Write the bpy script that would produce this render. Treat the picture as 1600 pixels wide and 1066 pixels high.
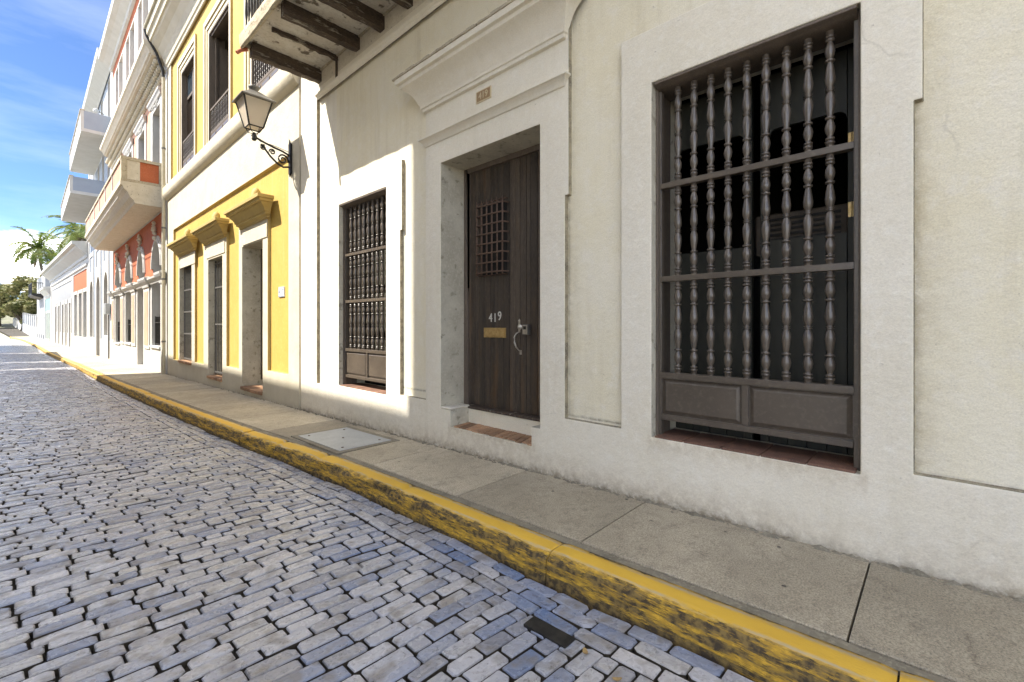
import bpy, bmesh, math, random
from mathutils import Vector, Matrix
random.seed(7)
R = math.radians
for o in list(bpy.data.objects): bpy.data.objects.remove(o)
SC = bpy.context.scene
COL = SC.collection

# ------------------------------------------------------------------ camera, light
# metres; origin = camera. x: towards the facades, y: down the street, z: up
cam = bpy.data.cameras.new('camera'); cam.lens = 16.0; cam.sensor_width = 36; cam.shift_y = -0.01625
cam.clip_start = 0.05; cam.clip_end = 3000
co = bpy.data.objects.new('camera', cam); COL.objects.link(co)
co.location = (0, 0, 0); co.rotation_euler = (R(90), 0, -math.atan2(755, 711)); SC.camera = co

SUNV = Vector((-1.16, .70, 1.74)).normalized()          # towards the sun
elev = math.asin(SUNV.z); azim = math.atan2(SUNV.x, SUNV.y)
W = bpy.data.worlds.new('World'); SC.world = W; W.use_nodes = True
nt = W.node_tree; nt.nodes.clear()
N = nt.nodes.new; LK = nt.links.new
sky = N('ShaderNodeTexSky'); sky.sky_type = 'NISHITA'; sky.sun_disc = False
sky.sun_elevation = elev; sky.sun_rotation = azim; sky.air_density = 0.5; sky.dust_density = 0.0; sky.ozone_density = 7
tc = N('ShaderNodeTexCoord')
mp = N('ShaderNodeMapping'); mp.inputs['Scale'].default_value = (1.1, .8, 5.5); LK(tc.outputs['Generated'], mp.inputs[0])
n1 = N('ShaderNodeTexNoise'); n1.inputs['Scale'].default_value = 1.9; n1.inputs['Detail'].default_value = 9; n1.inputs['Roughness'].default_value = .58
LK(mp.outputs[0], n1.inputs['Vector'])
r1 = N('ShaderNodeMapRange'); r1.inputs['From Min'].default_value = .48; r1.inputs['From Max'].default_value = .82
r1.inputs['To Max'].default_value = .045; LK(n1.outputs[0], r1.inputs[0])
# cumulus over the whole sky, thicker near the horizon; added as neutral fill light
mp2 = N('ShaderNodeMapping'); mp2.inputs['Scale'].default_value = (2.2, 2.2, 4.2); mp2.inputs['Location'].default_value = (.7, 3, 1.2); LK(tc.outputs['Generated'], mp2.inputs[0])
n2 = N('ShaderNodeTexNoise'); n2.inputs['Scale'].default_value = 1.9; n2.inputs['Detail'].default_value = 9; n2.inputs['Roughness'].default_value = .5
LK(mp2.outputs[0], n2.inputs['Vector'])
sx = N('ShaderNodeSeparateXYZ'); LK(tc.outputs['Generated'], sx.inputs[0])
hz = N('ShaderNodeMapRange'); hz.inputs['From Min'].default_value = .05; hz.inputs['From Max'].default_value = .2
hz.inputs['To Min'].default_value = .05; hz.inputs['To Max'].default_value = 0; LK(sx.outputs[2], hz.inputs[0])
ad = N('ShaderNodeMath'); ad.operation = 'ADD'; LK(n2.outputs[0], ad.inputs[0]); LK(hz.outputs[0], ad.inputs[1])
r2 = N('ShaderNodeMapRange'); r2.interpolation_type = 'SMOOTHSTEP'; r2.inputs['From Min'].default_value = .53; r2.inputs['From Max'].default_value = .66; LK(ad.outputs[0], r2.inputs[0])
mx = N('ShaderNodeMath'); mx.operation = 'MAXIMUM'; LK(r1.outputs[0], mx.inputs[0]); LK(r2.outputs[0], mx.inputs[1])
cmix = N('ShaderNodeMixRGB'); cmix.inputs[2].default_value = (29, 28.5, 27.6, 1); LK(mx.outputs[0], cmix.inputs[0])
LK(sky.outputs[0], cmix.inputs[1])
bg = N('ShaderNodeBackground'); bg.inputs[1].default_value = 0.05; LK(cmix.outputs[0], bg.inputs[0])
wo = N('ShaderNodeOutputWorld'); LK(bg.outputs[0], wo.inputs[0])

sl = bpy.data.lights.new('sun', 'SUN'); sl.energy = 2.0; sl.angle = R(.53); sl.color = (1, .95, .87)
so = bpy.data.objects.new('sun', sl); COL.objects.link(so); so.rotation_euler = SUNV.to_track_quat('Z', 'Y').to_euler(); so.location = (-20, 12, 30)
vs = SC.view_settings; vs.view_transform = 'Standard'; vs.look = 'None'; vs.gamma = 1; vs.exposure = 2.72; vs.use_white_balance = True; vs.white_balance_temperature = 6700; vs.use_curve_mapping = False
SC.render.engine = 'CYCLES'; SC.cycles.max_bounces = 8; SC.cycles.diffuse_bounces = 5; SC.cycles.glossy_bounces = 3

# ------------------------------------------------------------------ materials
MATS = {}
def mat(name, c1, c2=None, c3=None, scale=3., rough=.85, bump=((40, .15, .004),), spots=None, metal=0, streak=None, stains=None, objrand=0, spec=.4, stretch=(1, 1, 1), lo=.35, hi=.65, grit=0, cracks=None, gum=0):
    """layered paint: c1/c2 broad mottling, c3 fine flecks, spots=(colour, scale, threshold), streak=(colour, amount),
    stains=[(axis, value, width, colour, amount)] weather lines at real edges of the building"""
    m = bpy.data.materials.new(name); m.use_nodes = True; t = m.node_tree; n = t.nodes.new; k = t.links.new
    b = t.nodes['Principled BSDF']; b.inputs['Roughness'].default_value = rough; b.inputs['Metallic'].default_value = metal
    b.inputs['Specular IOR Level'].default_value = spec
    g = n('ShaderNodeNewGeometry'); pos = g.outputs['Position']
    mpn = n('ShaderNodeMapping'); mpn.inputs['Scale'].default_value = stretch; k(pos, mpn.inputs[0]); pv = mpn.outputs[0]
    def noise(s, d=6, r=.6, vec=None):
        x = n('ShaderNodeTexNoise'); x.inputs['Scale'].default_value = s; x.inputs['Detail'].default_value = d; x.inputs['Roughness'].default_value = r
        k(vec or pv, x.inputs['Vector']); return x.outputs[0]
    def rng(x, a, c, lo_=0, hi_=1):
        q = n('ShaderNodeMapRange'); q.inputs['From Min'].default_value = a; q.inputs['From Max'].default_value = c
        q.inputs['To Min'].default_value = lo_; q.inputs['To Max'].default_value = hi_; k(x, q.inputs[0]); return q.outputs[0]
    def mixc(f, a, c):
        q = n('ShaderNodeMixRGB'); k(f, q.inputs[0])
        for i, v in ((1, a), (2, c)):
            if isinstance(v, tuple): q.inputs[i].default_value = (*v, 1)
            else: k(v, q.inputs[i])
        return q.outputs[0]
    def mul(a, c):
        q = n('ShaderNodeMath'); q.operation = 'MULTIPLY'
        for i, v in ((0, a), (1, c)):
            if isinstance(v, (int, float)): q.inputs[i].default_value = v
            else: k(v, q.inputs[i])
        return q.outputs[0]
    col = c1
    if c2: col = mixc(rng(noise(scale), lo, hi), c1, c2)
    if c3: col = mixc(rng(noise(scale * 9, 8, .7), .5, .72), col, c3)
    if streak:
        ms = n('ShaderNodeMapping'); ms.inputs['Scale'].default_value = (9, 9, .7); k(pos, ms.inputs[0])
        col = mixc(mul(mul(rng(noise(1, 6, .6, ms.outputs[0]), .5, .75), rng(noise(.9), .4, .6)), streak[1]), col, streak[0])
    if spots:
        col = mixc(mul(rng(noise(spots[1], 5, .65), spots[2], spots[2] + .06), spots[3] if len(spots) > 3 else .9), col, spots[0])
    if stains:
        sp = n('ShaderNodeSeparateXYZ'); k(pos, sp.inputs[0])
        wn = noise(14, 6, .7, pos); wn2 = noise(2.5, 3, .6, pos)
        for ax, v, wd, cc, am, *lim in stains:
            if ax == 3:
                hgt = n('ShaderNodeMath'); hgt.operation = 'MULTIPLY_ADD'; k(sp.outputs[1], hgt.inputs[0]); hgt.inputs[1].default_value = .02; k(sp.outputs[2], hgt.inputs[2]); src = hgt.outputs[0]
            else: src = sp.outputs[ax]
            sub = n('ShaderNodeMath'); sub.operation = 'SUBTRACT'; k(src, sub.inputs[0]); sub.inputs[1].default_value = v
            ab = n('ShaderNodeMath'); ab.operation = 'ABSOLUTE'; k(sub.outputs[0], ab.inputs[0])
            f = rng(ab.outputs[0], 0, wd, 1, 0); f = mul(f, f)
            f = mul(mul(f, rng(wn, .3, .6)), rng(wn2, .3, .55, .35, 1)); f = mul(f, am)
            for (ax2, lo2, hi2) in lim:
                a1 = rng(sp.outputs[ax2], lo2, lo2 + .02); a2 = rng(sp.outputs[ax2], hi2 - .02, hi2, 1, 0)
                f = mul(f, mul(a1, a2))
            col = mixc(f, col, cc)
    if cracks:
        vo = n('ShaderNodeTexVoronoi'); vo.feature = 'DISTANCE_TO_EDGE'; vo.inputs['Scale'].default_value = cracks[1]
        wv = n('ShaderNodeMapping'); k(pos, wv.inputs[0]); dn_ = n('ShaderNodeTexNoise'); dn_.inputs['Scale'].default_value = 3.5; dn_.inputs['Detail'].default_value = 7; k(pos, dn_.inputs['Vector'])
        va = n('ShaderNodeVectorMath'); va.operation = 'MULTIPLY_ADD'; k(dn_.outputs['Color'], va.inputs[0]); va.inputs[1].default_value = (.28, .28, .28); k(pos, va.inputs[2]); k(va.outputs[0], vo.inputs['Vector'])
        col = mixc(mul(mul(rng(vo.outputs['Distance'], .0, .006, 1, 0), rng(noise(1.3, 3, .5, pos), .56, .62)), cracks[2]), col, cracks[0])
    if gum:
        vo = n('ShaderNodeTexVoronoi'); vo.inputs['Scale'].default_value = 4.5; k(pos, vo.inputs['Vector'])
        col = mixc(mul(rng(vo.outputs['Distance'], .05, .075, 1, 0), mul(rng(noise(6, 2, .5, pos), .44, .47), gum)), col, (.07, .06, .05))
    if grit:
        gm = n('ShaderNodeMixRGB'); gm.blend_type = 'MULTIPLY'; gm.inputs[0].default_value = 1
        gr = n('ShaderNodeMapRange'); gr.inputs['From Min'].default_value = .3; gr.inputs['From Max'].default_value = .6; gr.inputs['To Min'].default_value = 1 - grit; gr.inputs['To Max'].default_value = 1.06
        k(noise(110, 3, .8), gr.inputs[0])
        if isinstance(col, tuple): gm.inputs[1].default_value = (*col, 1)
        else: k(col, gm.inputs[1])
        k(gr.outputs[0], gm.inputs[2]); col = gm.outputs[0]
    if objrand:
        oi = n('ShaderNodeObjectInfo'); hs = n('ShaderNodeHueSaturation')
        k(rng(oi.outputs['Random'], 0, 1, 1 - objrand, 1 + objrand), hs.inputs['Value'])
        if isinstance(col, tuple): hs.inputs['Color'].default_value = (*col, 1)
        else: k(col, hs.inputs['Color'])
        col = hs.outputs[0]
    if isinstance(col, tuple): b.inputs['Base Color'].default_value = (*col, 1)
    else: k(col, b.inputs['Base Color'])
    last = None
    for s, st, dist in bump:
        bn = n('ShaderNodeBump'); bn.inputs['Strength'].default_value = st; bn.inputs['Distance'].default_value = dist
        k(noise(s, 7, .6), bn.inputs['Height'])
        if last: k(last, bn.inputs['Normal'])
        last = bn.outputs[0]
    if last: k(last, b.inputs['Normal'])
    MATS[name] = m
    return m

PB = ((2.2, .55, .035), (13, .55, .012), (60, .5, .005))
CR = ((.40, .36, .28), .55, .3)
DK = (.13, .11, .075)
mat('plaster_cool', (.75, .70, .585), (.71, .655, .53), (.77, .73, .63), 1.6, .8, PB, spots=((.28, .24, .18), 26, .685, .7), streak=((.52, .47, .34), .3), grit=.09, cracks=CR,
    stains=[(3, -1.36, .34, (.42, .35, .25), .9), (3, -1.37, .10, (.20, .165, .115), 1), (2, -.90, .22, (.50, .42, .30), .7, (1, .3, 1.7)), (2, -1.21, .16, (.46, .38, .26), .7, (1, 2.85, 4.2))])
mat('plaster_cream', (.77, .72, .585), (.75, .685, .51), (.78, .73, .61), 1.0, .85, PB, spots=((.28, .23, .16), 22, .675, .7), streak=((.50, .43, .28), .4), grit=.12, cracks=CR,
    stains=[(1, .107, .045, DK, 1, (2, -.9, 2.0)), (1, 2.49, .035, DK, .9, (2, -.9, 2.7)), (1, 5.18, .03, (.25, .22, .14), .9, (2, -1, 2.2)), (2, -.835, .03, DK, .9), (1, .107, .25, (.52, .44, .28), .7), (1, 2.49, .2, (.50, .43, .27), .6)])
mat('step_side', (.34, .29, .19), (.17, .145, .10), (.46, .41, .30), 9, .95, PB, lo=.4, hi=.6)  # darker mottled brown for the side faces of the recess steps
mat('plaster_old', (.50, .44, .32), (.36, .31, .22), (.60, .56, .47), 5, .9, ((6, .7, .03), (30, .6, .012), (90, .4, .004)), spots=((.12, .10, .07), 12, .6, .8))
mat('plaster_rough', (.66, .61, .51), (.58, .53, .42), (.45, .38, .28), 6, .9, ((5, .8, .03), (24, .8, .015), (90, .5, .004)), spots=((.2, .17, .13), 15, .62, .7))
mat('plaster_white', (.52, .52, .505), (.46, .46, .44), None, 2, .8, PB, streak=((.55, .52, .44), .4))
mat('reveal_aged', (.55, .51, .40), (.42, .38, .29), (.62, .57, .44), 4, .9, PB, spots=((.17, .15, .1), 9, .58, .6))
mat('paint_bone', (.56, .515, .405), (.50, .455, .345), None, 1.8, .8, PB, streak=((.45, .4, .28), .4), stains=[(3, -1.37, .18, (.30, .25, .17), .8)])
mat('paint_yellow', (.50, .34, .08), (.46, .31, .07), (.54, .38, .11), 2, .75, ((14, .25, .006), (70, .3, .003)), streak=((.52, .40, .18), .5))
mat('paint_ochre', (.48, .36, .13), (.43, .32, .12), None, 3, .8, ((30, .25, .006),), streak=((.35, .27, .1), .5))
mat('paint_salmon', (.56, .33, .23), (.52, .29, .20), None, 2, .8, ((30, .3, .006),), streak=((.5, .28, .18), .5))
mat('paint_orange', (.46, .125, .05), (.38, .10, .04), (.52, .19, .10), 3, .8, ((30, .3, .006),), streak=((.3, .1, .05), .6))
mat('paint_blue', (.30, .34, .40), (.27, .31, .37), None, 2, .8, ((30, .3, .006),))
mat('paint_grey', (.30, .32, .34), (.27, .28, .30), None, 2, .8, ((30, .3, .006),))
mat('paint_teal', (.17, .36, .35), (.16, .33, .32), None, 2, .8, ((30, .3, .006),))
mat('soffit_stained', (.62, .59, .52), (.55, .50, .42), (.40, .36, .28), 2.6, .9, ((8, .6, .02), (40, .4, .006)), spots=((.10, .075, .05), 4.5, .575, .9), lo=.4, hi=.6)
mat('beam_wood', (.085, .06, .042), (.045, .032, .024), (.16, .125, .09), 5, .8, ((6, .9, .03), (40, .6, .01)), stretch=(.5, 3, 3), spots=((.36, .33, .27), 6, .58, .75))
mat('brown_paint', (.095, .075, .055), (.07, .055, .041), (.13, .106, .082), 3, .30, ((60, .12, .002),), spec=.8)
mat('brown_frame', (.135, .105, .08), (.10, .08, .06), (.19, .155, .12), 6, .6, ((40, .3, .004),), stretch=(2, 2, .4))
mat('shutter_paint', (.036, .036, .026), (.024, .024, .018), None, 5, .5, ((30, .3, .004),), stretch=(3, 3, .3))
mat('door_wood', (.08, .060, .043), (.045, .034, .026), (.15, .12, .085), 3.5, .55, ((25, .6, .006),), stretch=(6, 6, .45), objrand=.38, streak=((.20, .11, .045), .8), spots=((.02, .016, .012), 7, .66, .5))
mat('rust_iron', (.15, .10, .075), (.09, .058, .042), (.24, .12, .06), 30, .6, ((120, .5, .002),), metal=.3)
mat('black_iron', (.022, .022, .021), (.045, .042, .038), None, 20, .5, ((90, .3, .002),), metal=.5)
mat('grey_metal', (.17, .165, .155), (.12, .115, .105), (.24, .23, .2), 10, .5, ((60, .2, .002),), metal=.4)
mat('brass', (.62, .46, .22), (.46, .31, .12), (.75, .62, .38), 25, .4, ((70, .3, .002),), metal=.9)
mat('nickel', (.55, .52, .46), (.42, .39, .33), None, 25, .35, (), metal=.9)
mat('digit_white', (.70, .68, .62), (.5, .47, .4), None, 60, .5, ())
mat('interior', (.016, .014, .012), (.012, .011, .01), None, 2, .9, ())
mat('interior_warm', (.22, .15, .08), (.18, .12, .06), None, 2, .9, ())
mat('brick_clay', (.42, .235, .125), (.27, .15, .085), (.55, .40, .26), 9, .85, ((50, .6, .006),), objrand=.35, spots=((.13, .10, .07), 20, .62, .7))
mat('sill_clay', (.17, .085, .055), (.11, .06, .042), (.26, .155, .10), 14, .7, ((50, .5, .004),), objrand=.3)
mat('concrete', (.56, .49, .36), (.44, .38, .275), (.33, .285, .21), 1.1, .9, ((7, .35, .01), (60, .7, .005), (180, .7, .003)), spots=((.09, .08, .065), 16, .685, .7), objrand=.16, lo=.36, hi=.62, grit=.6, gum=.9, cracks=((.14, .12, .09), .55, .35))
mat('concrete_edge', (.26, .23, .17), (.17, .15, .11), (.34, .31, .23), 5, .9, ((30, .6, .006), (140, .5, .002)))
mat('joint_dirt', (.045, .04, .032), (.07, .062, .05), None, 8, .95, ((60, .6, .004),))
mat('mortar', (.035, .029, .022), (.07, .058, .04), None, 9, .9, ((40, .8, .01),))
mat('hatch_steel', (.36, .38, .39), (.30, .32, .33), (.42, .44, .44), 5, .5, ((90, .2, .001),), metal=.2)
mat('tile_white', (.70, .72, .74), None, None, 2, .3, ()); mat('tile_blue', (.10, .16, .34), None, None, 2, .3, ())
mat('tile_brown', (.30, .19, .08), (.22, .13, .05), (.42, .30, .16), 60, .4, ()); mat('tile_light', (.58, .48, .30), None, None, 2, .4, ())
mat('red_tile', (.50, .16, .08), (.38, .12, .06), None, 6, .8, ((40, .4, .006),))
mat('bark_palm', (.20, .17, .13), (.12, .10, .075), None, 12, .9, ((30, .8, .02),))
mat('bark_tree', (.12, .095, .07), (.07, .055, .04), None, 8, .9, ((20, .8, .02),))
mat('leaf_debris', (.35, .24, .10), None, None, 2, .7, ())
mat('pipe_paint', (.52, .48, .36), (.44, .40, .29), None, 6, .6, ((40, .2, .002),))
mat('ground_far', (.20, .19, .15), (.12, .13, .07), None, .4, .95, ())
mat('chrome_lens', (.75, .73, .68), None, None, 2, .2, ())

def leafmat(name, a, b_, c):
    m = bpy.data.materials.new(name); m.use_nodes = True; t = m.node_tree; n = t.nodes.new; k = t.links.new
    b = t.nodes['Principled BSDF']; b.inputs['Roughness'].default_value = .55; b.inputs['Specular IOR Level'].default_value = .35
    g = n('ShaderNodeNewGeometry'); x = n('ShaderNodeTexNoise'); x.inputs['Scale'].default_value = .8; k(g.outputs['Position'], x.inputs['Vector'])
    r = n('ShaderNodeValToRGB'); r.color_ramp.elements[0].position = .32; r.color_ramp.elements[0].color = (*a, 1)
    r.color_ramp.elements[1].position = .68; r.color_ramp.elements[1].color = (*c, 1); e = r.color_ramp.elements.new(.5); e.color = (*b_, 1)
    k(x.outputs[0], r.inputs[0]); k(r.outputs[0], b.inputs['Base Color'])
    tr = n('ShaderNodeBsdfTranslucent'); k(r.outputs[0], tr.inputs[0]); ms = n('ShaderNodeMixShader'); ms.inputs[0].default_value = .3
    k(b.outputs[0], ms.inputs[1]); k(tr.outputs[0], ms.inputs[2]); k(ms.outputs[0], t.nodes['Material Output'].inputs[0]); MATS[name] = m
leafmat('palm_leaf', (.07, .12, .02), (.13, .18, .03), (.22, .23, .05))
leafmat('tree_leaf', (.11, .13, .04), (.21, .21, .08), (.33, .29, .14))
leafmat('dry_frond', (.16, .12, .07), (.22, .17, .1), (.28, .22, .14))

def glassmat(name, col, rough):
    m = bpy.data.materials.new(name); m.use_nodes = True; b = m.node_tree.nodes['Principled BSDF']
    b.inputs['Base Color'].default_value = (*col, 1); b.inputs['Roughness'].default_value = rough
    b.inputs['Transmission Weight'].default_value = .55; b.inputs['IOR'].default_value = 1.2; MATS[name] = m
glassmat('frosted_glass', (.78, .70, .58), .5)
mat('dark_glass', (.03, .045, .06), None, None, 2, .08, (), spec=.6)

# cobbles: slag stones, blue to grey; glazed tops
def cobblemat():
    m = bpy.data.materials.new('blue_slag_cobble'); m.use_nodes = True; t = m.node_tree; n = t.nodes.new; k = t.links.new
    b = t.nodes['Principled BSDF']; b.inputs['Specular IOR Level'].default_value = .6
    at = n('ShaderNodeAttribute'); at.attribute_name = 'stone'; oi = n('ShaderNodeObjectInfo')
    ad = n('ShaderNodeMath'); ad.operation = 'ADD'; k(at.outputs['Fac'], ad.inputs[0]); k(oi.outputs['Random'], ad.inputs[1])
    fr = n('ShaderNodeMath'); fr.operation = 'FRACT'; k(ad.outputs[0], fr.inputs[0])
    r = n('ShaderNodeValToRGB'); e = r.color_ramp.elements
    e[0].position = 0; e[0].color = (.26, .26, .28, 1); e[1].position = 1; e[1].color = (.22, .24, .30, 1)
    for p, c in ((.2, (.43, .425, .43)), (.4, (.53, .515, .51)), (.55, (.35, .355, .39)), (.7, (.50, .475, .43)), (.85, (.31, .33, .39))):
        q = e.new(p); q.color = (*c, 1)
    k(fr.outputs[0], r.inputs[0])
    g = n('ShaderNodeNewGeometry'); no = n('ShaderNodeTexNoise'); no.inputs['Scale'].default_value = 9; no.inputs['Detail'].default_value = 7; k(g.outputs['Position'], no.inputs['Vector'])
    # stones turn bluer towards the kerb and the near end of the street
    sp = n('ShaderNodeSeparateXYZ'); k(g.outputs['Position'], sp.inputs[0])
    mrx = n('ShaderNodeMapRange'); mrx.inputs['From Min'].default_value = .5; mrx.inputs['From Max'].default_value = 1.9; k(sp.outputs[0], mrx.inputs[0])
    mry = n('ShaderNodeMapRange'); mry.inputs['From Min'].default_value = 6.5; mry.inputs['From Max'].default_value = 1.; k(sp.outputs[1], mry.inputs[0])
    big = n('ShaderNodeTexNoise'); big.inputs['Scale'].default_value = 1.7; k(g.outputs['Position'], big.inputs['Vector'])
    bm = n('ShaderNodeMapRange'); bm.inputs['From Min'].default_value = .3; bm.inputs['From Max'].default_value = .6; k(big.outputs[0], bm.inputs[0])
    def mul(a, c):
        q = n('ShaderNodeMath'); q.operation = 'MULTIPLY'
        for i, v in ((0, a), (1, c)):
            if isinstance(v, float): q.inputs[i].default_value = v
            else: k(v, q.inputs[i])
        return q.outputs[0]
    f = mul(mul(mrx.outputs[0], mry.outputs[0]), bm.outputs[0])
    sm = n('ShaderNodeMapRange'); sm.inputs['From Min'].default_value = 0; sm.inputs['From Max'].default_value = 1; sm.inputs['To Min'].default_value = .3; k(fr.outputs[0], sm.inputs[0])
    f = mul(f, sm.outputs[0])
    m1 = n('ShaderNodeMixRGB'); k(f, m1.inputs[0]); k(r.outputs[0], m1.inputs[1]); m1.inputs[2].default_value = (.12, .20, .38, 1)
    wr = n('ShaderNodeMapRange'); wr.inputs['From Min'].default_value = .52; wr.inputs['From Max'].default_value = .66; wr.inputs['To Max'].default_value = .6; k(no.outputs[0], wr.inputs[0])
    m2 = n('ShaderNodeMixRGB'); k(wr.outputs[0], m2.inputs[0]); k(m1.outputs[0], m2.inputs[1]); m2.inputs[2].default_value = (.20, .175, .14, 1)
    vn = n('ShaderNodeTexNoise'); vn.inputs['Scale'].default_value = 30; vn.inputs['Detail'].default_value = 10; vn.inputs['Roughness'].default_value = .75; k(g.outputs['Position'], vn.inputs['Vector'])
    vr = n('ShaderNodeMapRange'); vr.inputs['From Min'].default_value = .55; vr.inputs['From Max'].default_value = .68; vr.inputs['To Max'].default_value = .7; k(vn.outputs[0], vr.inputs[0])
    m3 = n('ShaderNodeMixRGB'); k(vr.outputs[0], m3.inputs[0]); k(m2.outputs[0], m3.inputs[1]); m3.inputs[2].default_value = (.08, .07, .055, 1)
    k(m3.outputs[0], b.inputs['Base Color'])
    rr = n('ShaderNodeMapRange'); rr.inputs['To Min'].default_value = .14; rr.inputs['To Max'].default_value = .42; rr.inputs['From Min'].default_value = .35; rr.inputs['From Max'].default_value = .65
    k(no.outputs[0], rr.inputs[0]); k(rr.outputs[0], b.inputs['Roughness'])
    n3 = n('ShaderNodeTexNoise'); n3.inputs['Scale'].default_value = 24; n3.inputs['Detail'].default_value = 8; k(g.outputs['Position'], n3.inputs['Vector'])
    bp = n('ShaderNodeBump'); bp.inputs['Strength'].default_value = .7; bp.inputs['Distance'].default_value = .016; k(n3.outputs[0], bp.inputs['Height']); k(bp.outputs[0], b.inputs['Normal'])
    MATS['cobble'] = m
cobblemat()
# kerb: yellow road paint rubbed off the side
def kerbmat():
    m = bpy.data.materials.new('worn_yellow_paint'); m.use_nodes = True; t = m.node_tree; n = t.nodes.new; k = t.links.new
    b = t.nodes['Principled BSDF']; b.inputs['Roughness'].default_value = .75
    g = n('ShaderNodeNewGeometry'); sp = n('ShaderNodeSeparateXYZ'); k(g.outputs['Normal'], sp.inputs[0])
    mp_ = n('ShaderNodeMapping'); mp_.inputs['Scale'].default_value = (1, .22, 1.7); k(g.outputs['Position'], mp_.inputs[0])
    a = n('ShaderNodeTexNoise'); a.inputs['Scale'].default_value = 20; a.inputs['Detail'].default_value = 12; a.inputs['Roughness'].default_value = .78; k(mp_.outputs[0], a.inputs['Vector'])
    # height within the kerb is stored on the mesh (0 foot, 1 top)
    at = n('ShaderNodeAttribute'); at.attribute_name = 'wear'
    ad = n('ShaderNodeMath'); ad.operation = 'ADD'; k(a.outputs[0], ad.inputs[0]); k(at.outputs['Fac'], ad.inputs[1])
    r = n('ShaderNodeMapRange'); r.inputs['From Min'].default_value = .60; r.inputs['From Max'].default_value = .70; k(ad.outputs[0], r.inputs[0])
    c = n('ShaderNodeTexNoise'); c.inputs['Scale'].default_value = 4; c.inputs['Detail'].default_value = 6; k(g.outputs['Position'], c.inputs['Vector'])
    ye = n('ShaderNodeMixRGB'); ye.inputs[1].default_value = (.78, .49, .05, 1); ye.inputs[2].default_value = (.68, .40, .04, 1); k(c.outputs[0], ye.inputs[0])
    st = n('ShaderNodeMixRGB'); st.inputs[1].default_value = (.06, .042, .022, 1); st.inputs[2].default_value = (.24, .16, .05, 1)
    c2 = n('ShaderNodeTexNoise'); c2.inputs['Scale'].default_value = 26; c2.inputs['Detail'].default_value = 8; k(g.outputs['Position'], c2.inputs['Vector'])
    r3 = n('ShaderNodeMapRange'); r3.inputs['From Min'].default_value = .42; r3.inputs['From Max'].default_value = .62; k(c2.outputs[0], r3.inputs[0]); k(r3.outputs[0], st.inputs[0])
    gr_ = n('ShaderNodeMapRange'); gr_.inputs['From Min'].default_value = .12; gr_.inputs['From Max'].default_value = .42; gr_.inputs['To Min'].default_value = .75; gr_.inputs['To Max'].default_value = 0; k(at.outputs['Fac'], gr_.inputs[0])
    gm_ = n('ShaderNodeMath'); gm_.operation = 'MULTIPLY'; k(gr_.outputs[0], gm_.inputs[0]); gn_ = n('ShaderNodeMapRange'); gn_.inputs['From Min'].default_value = .35; gn_.inputs['From Max'].default_value = .6; k(c2.outputs[0], gn_.inputs[0]); k(gn_.outputs[0], gm_.inputs[1])
    y2 = n('ShaderNodeMixRGB'); k(gm_.outputs[0], y2.inputs[0]); k(ye.outputs[0], y2.inputs[1]); y2.inputs[2].default_value = (.38, .215, .02, 1)
    mm = n('ShaderNodeMixRGB'); k(r.outputs[0], mm.inputs[0]); k(st.outputs[0], mm.inputs[1]); k(y2.outputs[0], mm.inputs[2]); t1 = n('ShaderNodeMapRange'); t1.inputs['From Min'].default_value = .17; t1.inputs['From Max'].default_value = .26; k(at.outputs['Fac'], t1.inputs[0])
    t2 = n('ShaderNodeMapRange'); t2.inputs['From Min'].default_value = .30; t2.inputs['From Max'].default_value = .46; t2.inputs['To Min'].default_value = 1; t2.inputs['To Max'].default_value = 0; k(at.outputs['Fac'], t2.inputs[0])
    t3 = n('ShaderNodeMapRange'); t3.inputs['From Min'].default_value = .42; t3.inputs['From Max'].default_value = .55; k(a.outputs[0], t3.inputs[0])
    q1 = n('ShaderNodeMath'); q1.operation = 'MULTIPLY'; k(t1.outputs[0], q1.inputs[0]); k(t2.outputs[0], q1.inputs[1])
    q2 = n('ShaderNodeMath'); q2.operation = 'MULTIPLY'; k(q1.outputs[0], q2.inputs[0]); k(t3.outputs[0], q2.inputs[1])
    m4 = n('ShaderNodeMixRGB'); k(q2.outputs[0], m4.inputs[0]); k(mm.outputs[0], m4.inputs[1]); m4.inputs[2].default_value = (.50, .41, .27, 1)
    k(m4.outputs[0], b.inputs['Base Color'])
    bp = n('ShaderNodeBump'); bp.inputs['Strength'].default_value = .9; bp.inputs['Distance'].default_value = .012; k(ad.outputs[0], bp.inputs['Height'])
    bp2 = n('ShaderNodeBump'); bp2.inputs['Strength'].default_value = .6; bp2.inputs['Distance'].default_value = .005; k(c2.outputs[0], bp2.inputs['Height']); k(bp.outputs[0], bp2.inputs['Normal'])
    k(bp2.outputs[0], b.inputs['Normal']); MATS['kerb'] = m
kerbmat()

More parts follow.
